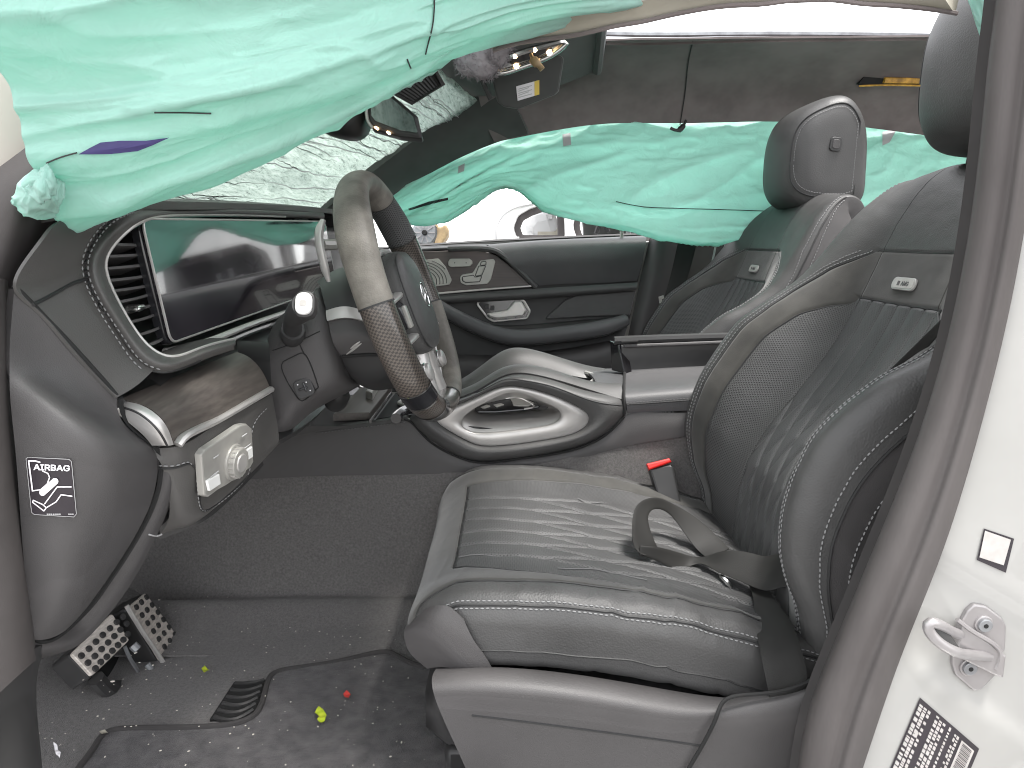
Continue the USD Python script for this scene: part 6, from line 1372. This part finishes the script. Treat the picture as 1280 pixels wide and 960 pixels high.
obj('visor_pivot', tube(spl(L3([(600, 92, 1.2), (606, 97, 1.19), (614, 98, 1.19)]), 8), .007, 8), 'dark_plastic', vs)
obj('visor_post', Plane(P(604, 112, 1.21), [1, 0, 0], [0, -1, -.2]).pad([(597, 96), (603, 95), (616, 122), (611, 126)], .01, .002), 'dark_plastic', vs)
ol_ = thing('overhead_lamp', 'chrome rimmed overhead lamp with warm bulbs above the sun visor', 'lamp', P(655, 72, 1.08))
opl = Plane(P(655, 72, 1.08), [1, 0, .22], [0, -.75, -.65])
def ell(q, n=40): return spl(opl.px(q), n, closed=True)
e1 = ell([(612, 87), (625, 76), (655, 63), (690, 54), (708, 51), (700, 60), (680, 72), (650, 83), (625, 90)])
obj('lamp_rim', tube(np.array([opl.at(x, y, .004) for x, y in e1]), .006, 8, closed=True), 'chrome', ol_)
obj('lamp_plate', opl.put(pad2d(sg.Polygon(e1).buffer(0), .004, .001), -.004), 'chrome', ol_)
obj('lamp_slot', opl.pad([(632, 76), (648, 69), (685, 57), (690, 60), (672, 70), (640, 80)], .003, .001, z=.001), 'gloss_black', ol_)
for q in ((643, 68), (645, 81), (668, 60), (686, 64)): obj('bulb', trimesh.creation.icosphere(2, .0055).apply_translation(opl.at(*opl.px([q])[0], .006)), 'lamp_glow', ol_)
obj('hanging_clip', tube(spl(L3([(664, 68, 1.06), (667, 75, 1.05), (674, 82, 1.05), (678, 87, 1.05)]), 12), [.004] * 4 + [.009] * 4 + [.006] * 4, 8), 'tan_cast', ol_)
fz = thing('fluffy_bundle', 'fuzzy grey bundle caught between curtain edge and roof trim', 'fuzzy toy', P(605, 70, .5))
fr = np.random.default_rng(3); parts = []
for (x, y, Y, r) in ((588, 76, .33, .016), (603, 76, .31, .0185), (618, 66, .31, .016), (630, 55, .31, .011), (629, 42, .31, .006), (596, 66, .33, .014), (610, 86, .32, .010)):
    s = trimesh.creation.icosphere(3, r); d = meshkit.fbm(s.vertices * 120 + x, 3, 2) - .5; s.vertices *= (1 + .35 * d)[:, None]; s.apply_translation(P(x, y, Y)); parts.append(s)
obj('body', join(parts), 'fluff', fz, kind='stuff', smooth=True)
fib = []
for s in parts:
    c = s.vertices.mean(0)
    for i in fr.choice(len(s.vertices), 260):
        p = s.vertices[i]; d = unit(unit(p - c) + fr.normal(0, .5, 3)); l = fr.uniform(.003, .007)
        fib.append(tube(np.array([p, p + d * l * .5 + [0, 0, -.0003], p + d * l + fr.normal(0, .0008, 3)]), [.0004, .0003, .0001], 3))
obj('fibres', join(fib), 'fluff', fz, kind='stuff', smooth=False)

# ================================================================ on the door pillar: striker, stickers
def on_pillar(pts, h, mt, name, parent, z=0.0, r=0.0, c=.001):
    c0_ = np.mean(np.array(pts), 0); A = dwp([c0_, c0_ + [12, 0], c0_ + [0, 12]], off=0.0); pl = plane3(A[0], A[1], A[2])
    return obj(name, pl.pad(pts, h, c, r=r, z=z), mt, parent), pl
C5 = lambda x, y: (1100 + x / 3, 640 + y / 3)
st_ = thing('door_striker', 'metal door latch striker loop bolted to the white pillar', 'striker', dwp([(1222, 810)], off=0)[0])
plate = [C5(*q) for q in ((300, 395), (318, 362), (345, 338), (390, 345), (450, 390), (466, 420), (462, 510), (446, 530), (430, 600), (372, 660), (345, 665), (275, 605), (262, 560), (268, 500), (285, 440))]
_, spl_ = on_pillar(plate, .006, 'striker_metal', 'base_plate', st_, z=-.002, r=.004, c=.002)
def pp3(q, z): return PN(q[0], q[1], spl_.at(0, 0, z), spl_.R[:, 2])
band = [C5(*q) for q in ((283, 405), (300, 402), (448, 518), (438, 600), (405, 590), (262, 520), (268, 470))]
obj('bracket', spl_.put(pad2d(rounded(sg.Polygon(spl_.px(band)), .001), .009, .002), .002), 'striker_metal', st_, label='folded steel strap across the plate')
obj('bracket_edge', tube(spl(np.array([pp3(C5(*q), .011) for q in ((290, 404), (360, 455), (448, 520), (436, 590))]), 24), .0022, 6), 'striker_metal', st_)
lp1 = spl(np.array([pp3(C5(*q), z) for q, z in (((300, 458), .006), (270, 450) and ((268, 448), .024), ((215, 420), .042), ((184, 418), .046), ((182, 440), .046), ((225, 492), .046), ((285, 525), .040), ((330, 535), .022), ((410, 541), .008))]), 60)
obj('loop', tube(lp1, .0048, 14), 'striker_metal', st_)
obj('loop_web', sheet(np.stack([lp1[14:30], lp1[14:30] * .5 + lp1[30:46][::-1] * .5, lp1[30:46][::-1]]), .004), 'dark_plastic', st_)
for q in ((378, 412), (322, 572)):
    o = spl_.px([C5(*q)])[0]
    for nm, r, z0, h, mt in (('bolt_washer', .0088, .003, .003, 'striker_metal'), ('bolt_head', .0066, .005, .0035, 'grey_metal'), ('bolt_socket', .0022, .0085, .0004, 'black_gap')):
        m_ = pad2d(disc(r, 24), h, min(.001, h * .4)); m_.apply_translation([*o, z0]); obj(nm, spl_.put(m_), mt, st_)
obj('paint_chip', on_pillar([(1258, 849), (1261, 848), (1262, 852), (1259, 853)], .0006, 'dark_plastic', 'paint_chip', st_)[0] and box(dwp([(1260, 850)], off=0)[0], [.001, .001, .001]), 'dark_plastic', st_) if False else None
def pdecal(pts, off, sub=5.0):
    poly = sg.Polygon(pts); v, f = trimesh.creation.triangulate_polygon(poly, engine='earcut')
    m = trimesh.Trimesh(np.c_[v, 0 * v[:, 0]], f, process=False).subdivide_to_size(sub, max_iter=12)
    return trimesh.Trimesh(dwp(m.vertices[:, :2], off=off), m.faces, process=False)
s1_ = thing('blank_sticker', 'small square silver sticker with black border on the upper white pillar', 'sticker', dwp([(1245, 688)], off=0)[0])
obj('border', pdecal([C5(*q) for q in ((390, 62), (503, 100), (472, 228), (363, 180))], .0010), 'sticker_black', s1_)
obj('face', pdecal([C5(*q) for q in ((394, 70), (491, 104), (464, 200), (373, 170))], .0015), 'sticker_silver', s1_)
s2_ = thing('data_label', 'large black data label with lines of fine silver print, low on the pillar', 'label', dwp([(1160, 930)], off=0)[0])
LO, LU, LV = np.array([1150., 872.]), np.array([74., 64.]), np.array([-42., 100.])
def lq(u0, v0, u1, v1): return [tuple(LO + LU * a + LV * b) for a, b in ((u0, v0), (u1, v0), (u1, v1), (u0, v1))]
obj('base', pdecal(lq(0, 0, 1, 1.25), .0010), 'sticker_black', s2_)
rr = np.random.default_rng(9); fine, big = [], []
for u0, wd_, gap in ((.03, .055, .012), (.10, .05, .01), (.17, .04, .02), (.30, .045, .012), (.36, .045, .012), (.42, .04, .014), (.52, .03, .02), (.62, .03, .02), (.66, .035, .015)):
    v = .03 + rr.uniform(0, .03)
    while v < 1.2:
        l = rr.uniform(.015, .05)
        fine.append(pdecal(lq(u0, v, u0 + wd_, v + l), .0015, 30)); v += l + gap * rr.choice([.7, 1, 1, 2.5])
obj('fine_print', join(fine), 'sticker_silver', s2_, kind='stuff')
obj('barcode_field', pdecal(lq(.74, .06, .95, .62), .0014), 'sticker_silver', s2_)
bars = []
v = .08
while v < .6:
    w_ = rr.uniform(.004, .012); bars.append(pdecal(lq(.77, v, .92, v + w_), .0019, 40)); v += w_ + rr.uniform(.006, .014)
obj('barcode', join(bars), 'sticker_black', s2_, kind='stuff')
obj('print_block', pdecal(lq(.20, .22, .275, .44), .0014), 'sticker_black', s2_)
obj('print_block', pdecal(lq(.12, .33, .165, .40), .0018), 'sticker_silver', s2_)

# ================================================================ seen through the far window
pc = thing('parked_car', 'white car standing beyond the passenger window, its side window open', 'car', (1.0, 3.6, -.5))
YS = 3.0
sidepl = Plane([0, YS, .5], [1, 0, 0], [0, -1, 0])
X_ = lambda px, Y=YS: P(px, 300, Y)[0]
Z_ = lambda py, Y=YS: P(640, py, Y)[2]
bodyp = np.array([(-1.6, -.30), (-1.6, .12), (-1.45, .34), (-.95, .48), (-.35, .60), (X_(640), .665), (2.9, .70), (3.0, .2), (2.95, -.28), (2.35, -.30), (2.25, -.05), (2.0, .08), (1.75, -.05), (1.65, -.30), (-.55, -.30), (-.65, -.05), (-.9, .08), (-1.15, -.05), (-1.25, -.30)])
pm = sidepl.put(pad2d(sg.Polygon(bodyp - [0, .5]).buffer(0), .10, .03), -.02)
pl_ext = trimesh.creation.extrude_polygon(sg.Polygon(bodyp).buffer(-.01), 1.7, engine='earcut'); pl_ext.vertices = pl_ext.vertices[:, [0, 2, 1]] * [1, 1, 1] + [0, YS + .02, 0]
pl_ext.invert()
obj('lower_body', join(pm), 'white_paint_far', pc); obj('body_core', pl_ext, 'white_paint_far', pc)
roofl = [(588, 300), (600, 285), (640, 255), (700, 215), (760, 190), (900, 180), (1150, 190), (1150, 300)]
w1 = [(648, 302), (642, 285), (648, 270), (662, 262), (700, 248), (704, 262), (706, 302)]
w2 = [(722, 302), (716, 284), (720, 262), (740, 246), (880, 240), (900, 302)]
gh = sidepl.poly(roofl)
h1, h2 = sidepl.poly(w1, 0, .03), sidepl.poly(w2, 0, .03)
obj('side_frame', sidepl.put(pad2d(gh.difference(h1).difference(h2), .06, .015), -.02), 'white_paint_far', pc)
for hh in (h1, h2):
    obj('window_frame', sidepl.put(pad2d(hh.buffer(.012).difference(hh.buffer(-.030)), .05, .008), -.035), 'rubber_seal', pc)
for q, mt in (([(655, 302), (652, 282), (664, 268), (690, 262), (702, 302)], 'print_grey'), ([(664, 302), (668, 286), (700, 282), (704, 302)], 'beige_trim')):
    obj('inner_seat', Plane([0, YS + .5, .5], [1, 0, 0], [0, -1, 0]).pad(q, .2, .05, r=.02), mt, pc)
obj('inner_trim', Plane([0, YS + .8, .5], [1, 0, 0], [0, -1, 0]).pad([(730, 310), (725, 250), (890, 240), (900, 310)], .05, .01), 'headlining_grey', pc)
for q in ([(735, 262), (752, 274), (760, 290)], [(764, 262), (752, 276), (745, 292)], [(770, 282), (800, 284)], [(784, 268), (786, 300)], [(800, 270), (801, 300)]):
    obj('window_strut', tube(spl(L3([(a, b, YS + .2) for a, b in q]), 8), .012, 6), 'grey_metal' if len(q) == 2 else 'dark_plastic', pc)
obj('crease', tube(spl(L3([(622, 305, YS - .075), (620, 288, YS - .075), (626, 272, YS - .06), (642, 260, YS - .05), (668, 254, YS - .045)]), 24), .006, 6), 'print_grey', pc)
obj('roof', sheet(patch([np.array([[X_(690), YS, 1.02], [X_(900), YS, 1.10], [X_(1150), YS, 1.05]]), np.array([[X_(690), YS + .85, 1.06], [X_(900), YS + .85, 1.15], [X_(1150), YS + .85, 1.1]]), np.array([[X_(690), YS + 1.7, 1.02], [X_(900), YS + 1.7, 1.10], [X_(1150), YS + 1.7, 1.05]])], 20, 14), .03), 'white_paint_far', pc)
for wx in (-.9, 2.0):
    for wy in (YS + .05, YS + 1.5):
        th_ = np.linspace(0, 2 * np.pi, 33)[:-1]
        tyre = obj('wheel', tube(np.array([[wx + .26 * math.cos(a), wy + .06, -.17 + .26 * math.sin(a)] for a in th_]), .075, 10, closed=True), 'dark_plastic', pc)
        obj('rim', tube(np.array([[wx, wy + .0, -.17], [wx, wy + .12, -.17]]), .2, 20), 'grey_metal', tyre)
mt_ = thing('electric_motor', 'scrap motor with round grey end and tan casting, seen past the wheel rim', 'motor', P(535, 292, 2.2))
mc_ = P(531, 291, 2.2)
mp2 = Plane(mc_, [1, 0, 0], [.1, -1, .1])
def mdisc(r, z0, h, nm, mt, dx=0, dy=0, n=36):
    m_ = pad2d(disc(r, n), h, min(.004, h * .4)); m_.apply_translation([dx, dy, z0]); return obj(nm, mp2.put(m_), mt, mt_)
mdisc(.048, -.10, .10, 'motor_can', 'grey_metal'); mdisc(.041, 0, .006, 'end_cap', 'grey_metal'); mdisc(.010, .004, .012, 'shaft', 'black_gap')
for k in range(10):
    a = k * 2 * np.pi / 10; obj('cap_rib', mp2.put(box([.026 * math.cos(a), .026 * math.sin(a), .007], [.022, .004, .004], basis([math.cos(a), math.sin(a), 0], [0, 0, 1]))), 'striker_metal', mt_)
cast = spl(np.array([(.040, .035), (.055, .020), (.075, .028), (.085, .0), (.070, -.030), (.050, -.050), (.035, -.045), (.045, .0)]), 40, closed=True)
obj('casting', mp2.put(pad2d(sg.Polygon(cast).buffer(0), .07, .006), -.06), 'tan_cast', mt_)
cast2 = sg.box(-.05, .045, .045, .066); obj('top_casting', mp2.put(pad2d(cast2, .05, .006), -.05), 'tan_cast', mt_)
obj('bench', box(P(531, 330, 2.25) + [0, .12, -.12], [.5, .5, .3], bev=.02), 'white_paint_far', mt_) if False else None
